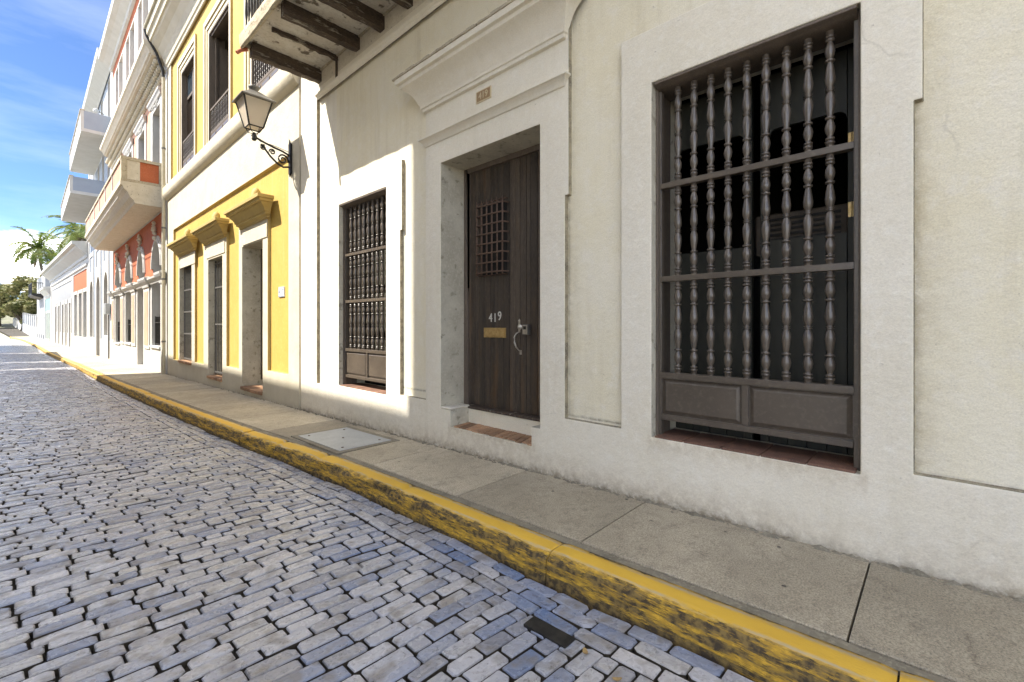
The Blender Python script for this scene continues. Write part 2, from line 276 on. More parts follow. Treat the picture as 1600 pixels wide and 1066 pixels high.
# ------------------------------------------------------------------ helpers
ORG = {}
def thing(name, label=None, cat=None, loc=(0, 0, 0), rotz=0, group=None, kind=None):
    o = bpy.data.objects.new(name, None); COL.objects.link(o); o.location = loc; o.rotation_euler = (0, 0, rotz)
    o.empty_display_size = .2
    if label: o['label'] = label
    if cat: o['category'] = cat
    if group: o['group'] = group
    if kind: o['kind'] = kind
    ORG[o.name] = Vector((0, 0, 0)) if rotz else Vector(loc)
    return o
def tag(o, label=None, cat=None, group=None, kind=None):
    for k_, v in (('label', label), ('category', cat), ('group', group), ('kind', kind)):
        if v: o[k_] = v
    return o
class MB:
    def __init__(s): s.v = []; s.f = []; s.m = []; s.sm = []
    def add(s, vs, fs, mi=0, smooth=False):
        b = len(s.v); s.v += [tuple(v) for v in vs]
        for f in fs: s.f.append(tuple(b + i for i in f)); s.m.append(mi); s.sm.append(smooth)
        return s
    def box(s, x0, x1, y0, y1, z0, z1, mi=0):
        v = [(x, y, z) for x in (x0, x1) for y in (y0, y1) for z in (z0, z1)]
        return s.add(v, [(0, 1, 3, 2), (4, 6, 7, 5), (0, 4, 5, 1), (2, 3, 7, 6), (0, 2, 6, 4), (1, 5, 7, 3)], mi)
    def obox(s, c, sx, sy, sz, rz=0, mi=0, rx=0, ry=0):
        M = Matrix.Translation(c) @ Matrix.Rotation(rz, 4, 'Z') @ Matrix.Rotation(ry, 4, 'Y') @ Matrix.Rotation(rx, 4, 'X')
        v = [M @ Vector((x * sx / 2, y * sy / 2, z * sz / 2)) for x in (-1, 1) for y in (-1, 1) for z in (-1, 1)]
        return s.add(v, [(0, 1, 3, 2), (4, 6, 7, 5), (0, 4, 5, 1), (2, 3, 7, 6), (0, 2, 6, 4), (1, 5, 7, 3)], mi)
    def tube(s, pts, r, n=8, mi=0, caps=True):
        pts = [Vector(p) for p in pts]; rs = r if isinstance(r, (list, tuple)) else [r] * len(pts)
        ring = []; up = Vector((0, 0, 1)); vs = []
        for i, p in enumerate(pts):
            d = (pts[min(i + 1, len(pts) - 1)] - pts[max(i - 1, 0)]).normalized()
            a = d.cross(up)
            if a.length < .05: a = d.cross(Vector((1, 0, 0)))
            a.normalize(); b = d.cross(a)
            vs += [p + (a * math.cos(t) + b * math.sin(t)) * rs[i] for t in [2 * math.pi * j / n for j in range(n)]]
        fs = []
        for i in range(len(pts) - 1):
            for j in range(n): fs.append((i * n + j, i * n + (j + 1) % n, (i + 1) * n + (j + 1) % n, (i + 1) * n + j))
        s.add(vs, fs, mi, True)
        if caps:
            s.add(vs[:n], [tuple(range(n))[::-1]], mi); s.add(vs[-n:], [tuple(range(n))], mi)
        return s
    def lathe(s, prof, c=(0, 0, 0), n=12, mi=0, axis='z'):
        vs = []
        for r, z in prof:
            for j in range(n):
                t = 2 * math.pi * j / n
                p = (r * math.cos(t), r * math.sin(t), z) if axis == 'z' else (z, r * math.cos(t), r * math.sin(t))
                vs.append((c[0] + p[0], c[1] + p[1], c[2] + p[2]))
        fs = [(i * n + j, i * n + (j + 1) % n, (i + 1) * n + (j + 1) % n, (i + 1) * n + j) for i in range(len(prof) - 1) for j in range(n)]
        return s.add(vs, fs, mi, True)
    def prism_y(s, prof, y0, y1, mi=0):
        n = len(prof); vs = [(x, y0, z) for x, z in prof] + [(x, y1, z) for x, z in prof]
        return s.add(vs, [(i, (i + 1) % n, n + (i + 1) % n, n + i) for i in range(n)] + [tuple(range(n))[::-1], tuple(range(n, 2 * n))], mi)
    def moulding(s, X, prof, ya, yb, ret=True, mi=0):
        """prof = [(projection, z)] bottom to top, mitred returns at both ends"""
        vs = []
        for p, z in prof:
            e = p if ret else 0
            vs += [(X, ya - e, z), (X - p, ya - e, z), (X - p, yb + e, z), (X, yb + e, z)]
        fs = []
        for i in range(len(prof) - 1):
            a = 4 * i
            for j in range(3): fs.append((a + j, a + j + 1, a + j + 5, a + j + 4))
        n = len(prof) - 1
        fs.append((4 * n, 4 * n + 1, 4 * n + 2, 4 * n + 3)); fs.append((3, 2, 1, 0))
        return s.add(vs, fs, mi)
    def build(s, name, mats, parent=None, bevel=0, weld=False, seg=2, attr=None):
        if isinstance(mats, str): mats = [mats]
        og = ORG.get(parent.name, Vector((0, 0, 0))) if parent is not None else Vector((0, 0, 0))
        me = bpy.data.meshes.new(name); me.from_pydata([(v[0] - og.x, v[1] - og.y, v[2] - og.z) for v in s.v], [], s.f)
        for k_ in mats: me.materials.append(MATS[k_])
        me.polygons.foreach_set('material_index', s.m); me.polygons.foreach_set('use_smooth', s.sm)
        if weld or bevel:
            bm = bmesh.new(); bm.from_mesh(me); bmesh.ops.remove_doubles(bm, verts=bm.verts, dist=.0005)
            if weld: bmesh.ops.recalc_face_normals(bm, faces=bm.faces)
            bm.to_mesh(me); bm.free()
        me.update()
        o = bpy.data.objects.new(name, me); COL.objects.link(o)
        if parent is not None: o.parent = parent
        if bevel:
            b = o.modifiers.new('b', 'BEVEL'); b.width = bevel; b.segments = seg; b.limit_method = 'ANGLE'; b.angle_limit = R(35); b.use_clamp_overlap = True
            for p in me.polygons: p.use_smooth = True
            w_ = o.modifiers.new('n', 'WEIGHTED_NORMAL'); w_.keep_sharp = True
        ORG[o.name] = og
        return o
def dup(o, parent, loc=None, rotz=None, scale=None):
    c = o.copy(); COL.objects.link(c); c.parent = parent
    if loc is not None: c.location = loc
    if rotz is not None: c.rotation_euler = (0, 0, rotz)
    if scale is not None: c.scale = scale
    return c
def relief(mb, X, y0, y1, z0, z1, rects, base=0, reveal=None, back=.45, side=None):
    """facade plane x=X facing -x; rects (ya,yb,za,zb,depth,mat) painted in turn; mat None = opening cut to depth.
    mat of the sides = 'reveal' index for openings, else that of the prouder cell"""
    ys = sorted({y0, y1} | {min(max(v, y0), y1) for r in rects for v in r[:2]})
    zs = sorted({z0, z1} | {min(max(v, z0), z1) for r in rects for v in r[2:4]})
    def cell(i, j):
        y = (ys[i] + ys[i + 1]) / 2; z = (zs[j] + zs[j + 1]) / 2; d, m = 0, base
        for r in rects:
            if r[0] < y < r[1] and r[2] < z < r[3]: d, m = r[4], r[5]
        return d, m
    ny, nz = len(ys) - 1, len(zs) - 1
    G = [[cell(i, j) for j in range(nz)] for i in range(ny)]
    for i in range(ny):
        for j in range(nz):
            d, m = G[i][j]; a, b, c, e = ys[i], ys[i + 1], zs[j], zs[j + 1]
            if m is not None: mb.add([(X + d, b, c), (X + d, a, c), (X + d, a, e), (X + d, b, e)], [(0, 1, 2, 3)], m)
            for (di, dj) in ((1, 0), (0, 1)):
                ii, jj = i + di, j + dj
                if ii >= ny or jj >= nz: continue
                d2, m2 = G[ii][jj]
                if abs(d2 - d) < 1e-6: continue
                lo, hi = min(d, d2), max(d, d2); pm = m if d < d2 else m2; other = m2 if d < d2 else m
                mi = reveal if (other is None and reveal is not None) else ((side if side is not None else pm) if pm is not None else 0)
                if di: q = [(X + lo, b, c), (X + hi, b, c), (X + hi, b, e), (X + lo, b, e)]
                else: q = [(X + lo, a, e), (X + hi, a, e), (X + hi, b, e), (X + lo, b, e)]
                mb.add(q, [(0, 1, 2, 3)], mi)
    for i in range(ny):
        d, m = G[i][nz - 1]; mb.add([(X + d, ys[i], z1), (X + back, ys[i], z1), (X + back, ys[i + 1], z1), (X + d, ys[i + 1], z1)], [(0, 1, 2, 3)], base)
    for j in range(nz):
        for (i, y) in ((0, y0), (ny - 1, y1)):
            d, m = G[i][j]; mb.add([(X + d, y, zs[j]), (X + back, y, zs[j]), (X + back, y, zs[j + 1]), (X + d, y, zs[j + 1])], [(0, 1, 2, 3)], base)
    return mb
def shell(X0, X1, y0, y1, z0, z1, matname, parent, name='side_wall', inner='interior', floors=()):
    """side walls, back wall and roof slab behind a facade, hollow, dark lining inside"""
    t = .3; m = MB()
    m.box(X0, X1, y0 + .004, y0 + t, z0, z1 - .004); m.box(X0, X1, y1 - t, y1 - .004, z0, z1 - .004); m.box(X1 - t, X1 - .004, y0 + t, y1 - t, z0, z1 - .004)
    m.build(name, matname, parent)
    r = MB(); r.box(X0, X1, y0, y1, z1, z1 + .2); r.build('roof', matname, parent)
    f = MB()
    for z in floors: f.box(X0 + .02, X1 - t, y0 + t, y1 - t, z - .1, z + .1)
    f.box(X0 + 2.6, X0 + 2.7, y0 + t, y1 - t, z0, z1 - .01)
    f.build('interior_partition', inner, parent)

# ------------------------------------------------------------------ terrain profile
def lerp(tab, y):
    if y <= tab[0][0]: return tab[0][1]
    for (a, va), (b, vb) in zip(tab, tab[1:]):
        if y <= b: return va + (vb - va) * (y - a) / (b - a)
    return tab[-1][1]
GZ = [(-60, -.6), (-20, -1.0), (0, -1.378), (20, -1.778), (44, -2.25), (52, -2.38), (60, -2.43), (100, -2.43), (118, -2.30), (150, -.75), (200, 3.2), (400, 12)]
KX = [(-60, 2.18), (4.6, 2.18), (5.4, 2.14), (7, 2.03), (11, 1.89), (20, 1.68), (32, 1.58), (48, 1.28), (65, .84), (85, .15), (105, -.75), (150, -5.5), (220, -20)]
WX = [(-60, 3.36), (51, 3.36), (86, 2.0), (95, 1.65), (112, .9), (160, -2.6), (240, -12)]
def gz(y): return lerp(GZ, y)
def kx(y): return (lerp(KX, y - .5) + lerp(KX, y) + lerp(KX, y + .5)) / 3
def wx(y): return lerp(WX, y)
KH = .165
def rz(x, y):      # road surface
    k = kx(y); c = .055 * (1 - min(1, abs(x - (k - 2.7)) / 2.7) ** 2)
    return gz(y) - KH + c + .010 * math.sin(x * 2.3 + y * 1.1) * math.sin(y * .9 - x) + .006 * math.sin(x * 5.1 - y * 3.7)

def ysteps(a, b):
    y = a; out = [y]
    while y < b:
        y += .25 if y < 20 else (1. if y < 60 else 4.); out.append(min(y, b))
    return out
# one large ground sheet to the horizon
m = MB(); ys = [-400, -60] + [y for y in range(-50, 201, 10)] + [400, 1500]
xs = [-1500, -300, -40, -12, -6, 0, 6, 12, 40, 300, 1500]
vs = [(x, y, gz(y) - .32 - (0 if abs(x) < 13 else .2)) for y in ys for x in xs]; nx = len(xs)
m.add(vs, [(j * nx + i, j * nx + i + 1, (j + 1) * nx + i + 1, (j + 1) * nx + i) for j in range(len(ys) - 1) for i in range(nx - 1)])
tag(m.build('ground', 'ground_far'), kind='structure')

# road bed and its cobbles
road = thing('road', loc=(0, 0, gz(0) - KH), kind='structure')
m = MB(); yy = ysteps(-30, 200); cols = [-7.2, -6, -5, -4, -3, -2, -1.2, -.6, -.2, .0]
vs = []
for y in yy:
    for q in range(14):
        x = (kx(y) + .02) - 6.0 * q / 13; vs.append((x, y, rz(x, y) - .042))
m.add(vs, [(j * 14 + i, j * 14 + i + 1, (j + 1) * 14 + i + 1, (j + 1) * 14 + i) for j in range(len(yy) - 1) for i in range(13)])
m.build('road_bed', 'mortar', road)

def stone_geo(L, Wd, H, cc, cut, dome, ang=0, jit=0):
    """worn block, long axis x: 8-sided with chipped corners; top at z=0"""
    def ring(ix, c, z, zj=0):
        a, b = L / 2 - ix, Wd / 2 - ix; cx, cy = min(c[0] if isinstance(c, tuple) else c, a * .6), 0
        out = []
        for (sx_, sy_), cu in zip(((1, 1), (-1, 1), (-1, -1), (1, -1)), cut):
            ca = min(cu, b * .8)
            p = [(sx_ * a, sy_ * (b - ca)), (sx_ * (a - ca), sy_ * b)]
            if sx_ * sy_ < 0: p.reverse()
            out += p
        return [(x, y, z + zj * random.uniform(-1, 1)) for x, y in out]
    v = ring(0, 0, -H) + ring(0, 0, -.009, jit * .5) + ring(.003, 0, -.003, jit * .5) + ring(.009, 0, 0, jit * .5) + [(L * .12, 0, dome), (-L * .12, 0, dome)]
    f = []
    for k_ in range(3):
        for j in range(8): f.append((k_ * 8 + j, k_ * 8 + (j + 1) % 8, (k_ + 1) * 8 + (j + 1) % 8, (k_ + 1) * 8 + j))
    t = 24; A, B = 32, 33
    # ring order: (1,1):0,1  (-1,1):2,3  (-1,-1):4,5  (1,-1):6,7
    f += [(t + 0, t + 1, A), (t + 1, t + 2, B, A), (t + 2, t + 3, B), (t + 3, t + 4, B), (t + 4, t + 5, B), (t + 5, t + 6, A, B), (t + 6, t + 7, A), (t + 7, t + 0, A)]
    return v, f
SIDE = 16
PROTO = []
for i in range(14):
    cut = [random.choice((.004, .006, .010, .014, .024)) * random.uniform(.7, 1.3) for _ in range(4)]
    PROTO.append(stone_geo(.222, .104, .07, 0, cut, random.uniform(-.002, .001), jit=.003))
stones = []     # x, y, angle, length scale, width scale, dz, tilt
random.seed(11)
def arc(x, y): # slow waves of the courses across the street
    return .05 * math.sin(x * 1.1 + .4 * math.sin(y * .35)) + .035 * math.sin(y * .8 + x * .6)
y = -1.2; row = 0
while y < 62:
    row += 1; pw = .0925 * random.uniform(.95, 1.06)
    x = kx(y) - .318
    if row % 2:      # half stone that closes the bond against the gutter courses
        Lh = .115 * random.uniform(.8, 1.2); stones.append((x - Lh / 2, y + arc(x - Lh / 2, y), 0, (Lh - .012) / .222, (pw - .011) / .104, random.gauss(0, .003), (0, 0))); x -= Lh
    xl = -3.3 if y < 30 else -3.4
    first = True
    while x > xl:
        L = .216 * random.uniform(.86, 1.12)
        if random.random() < .07: L *= .55
        if first and row % 2: pass
        x2 = x - L; xc = (x + x2) / 2
        yc = y + arc(xc, y) + random.uniform(-.004, .004)
        an = (arc(xc + .1, y) - arc(xc - .1, y)) / .2 + random.gauss(0, .018)
        if True:
            stones.append((xc, yc, an, (L - random.uniform(.008, .016)) / .222, (pw - .0095) / .104 * random.uniform(.95, 1.02), random.gauss(0, .0032), (random.gauss(0, .018), random.gauss(0, .012))))
        x = x2; first = False
    y += pw
for c_ in range(3):      # gutter courses along the kerb
    y = -1.2 + c_ * .09
    while y < 62:
        L = .245 * random.uniform(.85, 1.12); xc = kx(y + L / 2) - .056 - .103 * c_ + random.gauss(0, .003)
        dk = (kx(y + .3) - kx(y - .3)) / .6
        stones.append((xc, y + L / 2, math.pi / 2 - dk, (L - .011) / .222, 0.87 * random.uniform(.97, 1.03), random.gauss(0, .003) - .004 * (2 - c_), (random.gauss(0, .02), random.gauss(0, .012))))
        y += L
def proj(x, y, z):
    c, s_ = .6856, .728; X = x * c - y * s_; Z = x * s_ + y * c
    if Z < .2: return None
    return 800 + 711 * X / Z, 507 - 711 * z / Z, Z
vis = []
for i, s_ in enumerate(stones):
    p = proj(s_[0], s_[1], -1.55)
    if p and -15 < p[0] < 1615 and p[1] < 1085: vis.append((p[2], i))
vis.sort(); single = {i for _, i in vis[:300]}
pm = []
for v, f in PROTO:
    me = bpy.data.meshes.new('cobblestone'); me.from_pydata(v, [], f); me.materials.append(MATS['cobble']); me.materials.append(MATS['mortar'])
    pl = me.polygons
    for p in pl: p.use_smooth = False; p.material_index = 1 if p.index < 14 and p.index < 8 else 0
    me.update(); pm.append(me)
BV = []; BF = []; BA = []; BM_ = []
og = Vector(road.location)
for i, (x, y, an, ls, ws, dz, tl) in enumerate(stones):
    z = rz(x, y) + dz; k_ = random.randrange(len(PROTO)); flip = math.pi if random.random() < .5 else 0
    tz = (rz(x, y + .1) - rz(x, y - .1)) / .2; tx = (rz(x + .1, y) - rz(x - .1, y)) / .2
    M = Matrix.Translation((x, y, z)) @ Matrix.Rotation(tz + tl[0], 4, 'X') @ Matrix.Rotation(-tx + tl[1], 4, 'Y') @ Matrix.Rotation(an + flip, 4, 'Z') @ Matrix.Diagonal((ls, ws, 1, 1))
    if i in single:
        o = bpy.data.objects.new('cobblestone', pm[k_]); COL.objects.link(o); o.parent = road
        o.matrix_local = Matrix.Translation(-og) @ M
    else:
        v, f = PROTO[k_]; b = len(BV); BV += [tuple((M @ Vector(q)) - og) for q in v]
        ff = f if y < 25 else f[8:]
        BF += [tuple(b + j for j in q) for q in ff]; BA += [random.random()] * len(ff); BM_ += ([1] * 8 if y < 25 else []) + [0] * (len(ff) - (8 if y < 25 else 0))
me = bpy.data.meshes.new('cobblestones'); me.from_pydata(BV, [], BF); me.materials.append(MATS['cobble']); me.materials.append(MATS['mortar']); me.polygons.foreach_set('material_index', BM_)
at = me.attributes.new('stone', 'FLOAT', 'FACE'); at.data.foreach_set('value', BA); me.update()
o = bpy.data.objects.new('cobblestones', me); COL.objects.link(o); o.parent = road; o['kind'] = 'stuff'
print('stones', len(stones), 'faces', len(BF))
# beyond 62 m the courses are no longer resolved: one sheet of the same stone
m = MB(); yy = ysteps(62, 200); vs = []
for y in yy:
    for q in range(8): x = kx(y) - 6. * q / 7; vs.append((x, y, rz(x, y)))
m.add(vs, [(j * 8 + i, j * 8 + i + 1, (j + 1) * 8 + i + 1, (j + 1) * 8 + i) for j in range(len(yy) - 1) for i in range(7)])
m.build('far_paving', 'cobble', road)

# kerb
kerb = thing('kerb', loc=(2.3, 0, gz(0)), kind='structure')
random.seed(5)
y = -3.2; ends = [-3.2]
while y < 5.05: y = ends[-1] + 1.66; ends.append(y)
ends[-1] = 5.08; ends.append(6.12); ends.append(7.2)
while ends[-1] < 120: ends.append(ends[-1] + (1.5 if ends[-1] < 40 else 8) * random.uniform(.8, 1.2))
for a, b in zip(ends, ends[1:]):
    brk = 4.9 < b < 8
    m = MB(); n_ = max(4, int((b - a) / (.06 if a < 12 else .3))); prof = [(0, -.30), (0, -.05), (.004, .25), (.012, .5), (.02, .75), (.034, .9), (.055, .975), (.085, 1.0), (.15, 1.0), (.205, .99), (.21, .9), (.21, -.3)]
    vs = []; wear = []
    off = random.uniform(-.006, .006); oz = random.uniform(-.006, .004)
    sd = random.uniform(0, 99)
    for i in range(n_ + 1):
        t = i / n_; yy_ = a + .004 + (b - a - .008) * t; k_ = kx(yy_); en = min(t, 1 - t) * (b - a)
        rd = max(0, (.05 - en) / .05) ** 2 * (.03 if brk else .007)
        for j, (px_, pz) in enumerate(prof):
            w_ = .0
            if 2 <= j <= 6: w_ = .009 * math.sin(yy_ * 9 + j * 2 + sd) * math.sin(yy_ * 4.1 + sd) + random.uniform(-.004, .004)
            if brk and 2 <= j <= 7: w_ += .014 * math.sin(yy_ * 6.5 + j * .7) + random.uniform(-.006, .008)
            pzz = gz(yy_) + .004 - KH * (1 - pz) + oz - (rd if 5 <= j <= 9 else 0) - (abs(w_) * .8 if 5 <= j <= 8 else 0)
            vs.append((k_ + px_ + w_ + off + (rd if j < 8 else 0), yy_, pzz))
            wear.append({0: .0, 1: .05, 2: .16, 3: .13, 4: .10, 5: .13, 6: .20, 7: .5, 8: .5, 9: .10}.get(j, 0.) )
    P_ = len(prof)
    m.add(vs, [(i * P_ + j, i * P_ + j + 1, (i + 1) * P_ + j + 1, (i + 1) * P_ + j) for i in range(n_) for j in range(P_ - 1)] , 0, True)
    m.add([vs[j] for j in range(P_)], [tuple(range(P_))]); m.add([vs[n_ * P_ + j] for j in range(P_)], [tuple(range(P_))[::-1]])
    wear += wear[:P_] + wear[:P_]
    o = m.build('kerb_stone', 'kerb', kerb)
    at = o.data.attributes.new('wear', 'FLOAT', 'POINT'); at.data.foreach_set('value', wear)

# sidewalk slabs
walk = thing('sidewalk', loc=(2.9, 0, gz(0)), kind='structure')
m = MB(); yy = ysteps(-6, 150); vs = []
for y in yy: vs += [(kx(y) + .2, y, gz(y) - .028), (wx(y) + .5, y, gz(y) - .028)]
m.add(vs, [(2 * j, 2 * j + 1, 2 * j + 3, 2 * j + 2) for j in range(len(yy) - 1)]); m.build('slab_bed', 'joint_dirt', walk)
JY = [-6.4, -5.0, -3.7, -2.37, -1.04, .297, 1.699, 2.948, 4.325]; y = 4.325
HATCH = (5.05, 6.27, 2.44, 3.14)
while y < 118:
    y += 1.33 if y < 40 else 4; JY.append(y)
for a, b in zip(JY, JY[1:]):
    m = MB(); ya, yb = a + .005, b - .005
    nn = max(2, int((b - a) / .45)); vs = []
    for i in range(nn + 1):
        y = ya + (yb - ya) * i / nn
        x0, x1 = kx(y) + .285, wx(y) + (.06)
        vs += [(x0, y, gz(y) - .06), (x0, y, gz(y) - .006), (x0 + .006, y, gz(y)), (x1, y, gz(y) + .010), (x1, y, gz(y) - .06)]
    fs = [(i * 5 + j, i * 5 + j + 1, i * 5 + j + 6, i * 5 + j + 5) for i in range(nn) for j in range(4)] + [(0, 1, 2, 3, 4), tuple(nn * 5 + j for j in (4, 3, 2, 1, 0))]
    m.add(vs, fs); m.build('paving_slab', 'concrete', walk)
m = MB(); yy = ysteps(-6, 118); vs = []       # raw strip behind the painted kerb
for y in yy: vs += [(kx(y) + .214, y, gz(y) - .06), (kx(y) + .214, y, gz(y) - .010), (kx(y) + .276, y, gz(y) - .008), (kx(y) + .278, y, gz(y) - .06)]
m.add(vs, [(4 * i + j, 4 * i + j + 1, 4 * i + j + 5, 4 * i + j + 4) for i in range(len(yy) - 1) for j in range(3)]); m.build('edge_strip', 'concrete_edge', walk)
# crumbled mortar where wall and sidewalk meet
random.seed(3); m = MB()
for i in range(520):
    y = random.uniform(-1.5, 9) if i < 400 else random.uniform(9, 22); s_ = random.uniform(.006, .022) * (1 if random.random() < .8 else 1.6)
    x = 3.36 - abs(random.gauss(0, .018)) - s_ * .3
    n_ = 6; vs = [(x + s_ * random.uniform(.6, 1.3) * math.cos(t) * .6, y + s_ * 2 * random.uniform(.6, 1.3) * math.sin(t), gz(y) + .008) for t in [2 * math.pi * j / n_ for j in range(n_)]]
    vs.append((x, y, gz(y) + .012 + s_ * random.uniform(.4, .9)))
    m.add(vs, [(j, (j + 1) % n_, n_) for j in range(n_)])
o = m.build('wall_foot_rubble', 'concrete_edge', walk); o['kind'] = 'stuff'

# utility hatch in the sidewalk
ht = thing('utility_hatch', 'pale grey steel cover set flush in the sidewalk in front of the baluster window', 'hatch', (2.8, 5.7, gz(5.7)))
def gq(mb, x0, x1, y0, y1, dz0, dz1, mi=0):
    vs = [(x, y, gz(y) + d) for x in (x0, x1) for y in (y0, y1) for d in (dz0, dz1)]
    mb.add(vs, [(0, 1, 3, 2), (4, 6, 7, 5), (0, 4, 5, 1), (2, 3, 7, 6), (0, 2, 6, 4), (1, 5, 7, 3)], mi)
m = MB(); gq(m, 2.40, 3.22, 4.98, 5.05, -.02, .014); gq(m, 2.40, 3.22, 6.25, 6.32, -.02, .014); gq(m, 2.40, 2.455, 5.05, 6.25, -.02, .014); gq(m, 3.155, 3.22, 5.05, 6.25, -.02, .014)
m.build('frame', 'concrete_edge', ht)
m = MB(); gq(m, 2.463, 3.147, 5.06, 6.24, -.02, .0165); m.build('cover_plate', 'hatch_steel', ht)
for (x, y) in ((2.56, 5.18), (3.05, 5.18), (2.56, 6.12), (3.05, 6.12), (2.8, 5.65)): MB().lathe([(0, .0175), (.016, .0175), (.014, .022), (0, .022)], (x, y, gz(y)), 8).build('bolt', 'rust_iron', ht)

# dropped leaves and a dark drain lid among the cobbles
dl = tag(MB().box(-.13, .13, -.045, .045, -.02, .006).build('drain_lid', 'black_iron', bevel=.004), 'narrow dark iron lid lying between the blue cobbles beside the kerb', 'drain lid')
dl.location = (1.80, 1.44, rz(1.80, 1.44) + .008); dl.rotation_euler = (0, 0, R(92))
def leaf(x, y, rot, lab, sc=1):
    n_ = 8; vs = [(.028 * math.cos(t), .013 * math.sin(t), .004 + .007 * math.cos(t) ** 2) for t in [2 * math.pi * j / n_ for j in range(n_)]] + [(0, 0, .002)]
    vs2 = [(v[0], v[1], v[2] + .0015) for v in vs]
    m_ = MB(); m_.add(vs, [((j + 1) % n_, j, n_) for j in range(n_)]); m_.add(vs2, [(j, (j + 1) % n_, n_) for j in range(n_)])
    m_.add(vs[:n_] + vs2[:n_], [(j, (j + 1) % n_, n_ + (j + 1) % n_, n_ + j) for j in range(n_)])
    o_ = m_.build('fallen_leaf', 'leaf_debris'); o_.location = (x, y, rz(x, y) + .004); o_.rotation_euler = (0, .15, rot); o_.scale = (sc,) * 3
    tag(o_, lab, 'leaf', 'dry leaves on the cobbles')
leaf(1.80, 1.22, .8, 'curled tan leaf on the cobbles just below the dark iron lid'); leaf(1.75, 1.02, 2.1, 'smaller tan leaf on the cobbles nearest the camera', .8)

# ================================================================== cream townhouse 419
D = 3.36; RC = .05
A = thing('townhouse', 'cream plastered townhouse with dark plank door, two baluster windows and a wooden balcony', 'house', (D, 3, gz(3)))
A0, A1 = -5.0, 8.39
m = MB()   # 0 cool, 1 cream, 2 aged reveal, 3 rough old
DOOR = (2.80, 4.33)
rects = [(A0, A1, 4.0, 4.9, 0, 3),
 (-3.2, .107, -.83, 3.84, RC, 1), (.07, .107, 1.24, 2.33, 0, 0), (.107, 1.927, 2.33, 3.84, RC, 1), (1.927, 2.50, -.86, 3.84, RC, 1), (2.46, 2.50, 1.18, 2.9, 0, 0),
 (2.50, 4.63, 2.98, 3.84, RC, 1), (4.63, 5.195, -.93, 3.84, RC, 1), (5.155, 5.195, 1.24, 2.172, 0, 0), (5.195, 7.10, 2.172, 3.84, RC, 1), (7.10, 7.73, -1.0, 3.84, RC, 0),
 (7.06, 7.10, 1.24, 2.172, 0, 0),
 (.345, 1.656, -.885, 1.90, .45, None), (5.54, 6.93, -.965, 1.885, .45, None), (2.80, 4.33, -1.0, 1.92, .40, None), (2.907, 4.15, -1.19, -1.0, .30, None),
 (-2.9, -1.6, -.885, 1.9, .45, None),
 (5.6, 6.9, 4.9, 7.2, .4, None), (3.0, 4.3, 4.9, 7.2, .4, None), (.4, 1.7, 4.9, 7.2, .4, None)]
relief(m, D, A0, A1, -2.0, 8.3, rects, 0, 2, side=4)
aw = m.build('wall', ['plaster_cool', 'plaster_cream', 'reveal_aged', 'plaster_rough', 'step_side'], A, bevel=.009, weld=True)
# thin raised stucco band under the balcony and pilaster at the far end
m = MB(); m.moulding(D - .001, [(0, 3.80), (.012, 3.81), (.02, 3.84), (.045, 3.86), (.05, 3.885), (0, 3.90)], A0, 7.70, False); m.build('string_course', 'plaster_cool', A, bevel=.003, weld=True)
shell(D + .45, D + 7, A0, A1, -2.0, 8.3, 'plaster_cool', A, floors=(-1.15, 3.9))
m = MB(); m.moulding(D, [(0, 7.7), (.06, 7.75), (.06, 7.85), (.25, 8.1), (.28, 8.3), (0, 8.35)], A0, A1, False); m.build('cornice', 'plaster_cool', A)
# door hood
HP = [(0, 2.60), (.035, 2.605), (.04, 2.64), (.055, 2.645), (.06, 2.68), (.075, 2.70), (.09, 2.735), (.115, 2.785), (.15, 2.83), (.195, 2.865), (.235, 2.89), (.24, 2.925), (.275, 2.935), (.28, 2.995), (0, 3.035)]
m = MB(); m.moulding(D, HP, 2.52, 4.61, mi=0); o = m.build('door_hood', 'plaster_cool', A, bevel=.004, weld=True)
random.seed(9); m = MB()      # lichen-rough coping on the hood
for i in range(46):
    y = 2.26 + i * .058; w_ = .0275
    m.box(D - .288 - random.uniform(0, .006), D - .02, y, y + .057, 3.0 + random.uniform(-.006, .0), 3.022 + random.uniform(-.006, .01))
o = m.build('hood_coping', 'plaster_old', A, bevel=.003); o['kind'] = 'stuff'
m = MB(); m.moulding(D - .001, [(0, 2.175), (.015, 2.18), (.02, 2.20), (.035, 2.225), (.06, 2.245), (.075, 2.25), (.075, 2.27), (0, 2.285)], 2.51, 4.62); m.build('lintel_moulding', 'plaster_cool', A, bevel=.003, weld=True)
# little block at the foot of the far jamb
m = MB(); m.box(D - .004, D + .30, 4.146, 4.328, -.999, -.97); m.build('jamb_block', 'plaster_cool', A, bevel=.014)
# number tile
tl = MB().box(D - .012, D + .01, 3.462, 3.693, 2.405, 2.53).build('number_tile', 'tile_light', A, bevel=.002)
m = MB(); m.box(D - .0135, D - .0115, 3.474, 3.681, 2.416, 2.519); m.build('tile_glaze', 'tile_brown', tl)
def text_obj(body, size, loc, matname, parent, name='lettering', ext=.002, rotz=-math.pi / 2, name_l=None, sx=1):
    c = bpy.data.curves.new(name, 'FONT'); c.body = body; c.size = size; c.extrude = ext; c.align_x = 'CENTER'; c.align_y = 'CENTER'
    t = bpy.data.objects.new('tmp', c); COL.objects.link(t); dg = bpy.context.evaluated_depsgraph_get()
    me = bpy.data.meshes.new_from_object(t.evaluated_get(dg)); bpy.data.objects.remove(t)
    me.materials.clear(); me.materials.append(MATS[matname])
    o_ = bpy.data.objects.new(name, me); COL.objects.link(o_); o_.parent = parent
    o_.location = Vector(loc) - ORG[parent.name]; o_.rotation_euler = (R(90), 0, rotz); o_.scale = (sx, 1, 1)
    return o_
text_obj('419', .098, (D - .0145, 3.577, 2.466), 'tile_light', tl, ext=.0015)

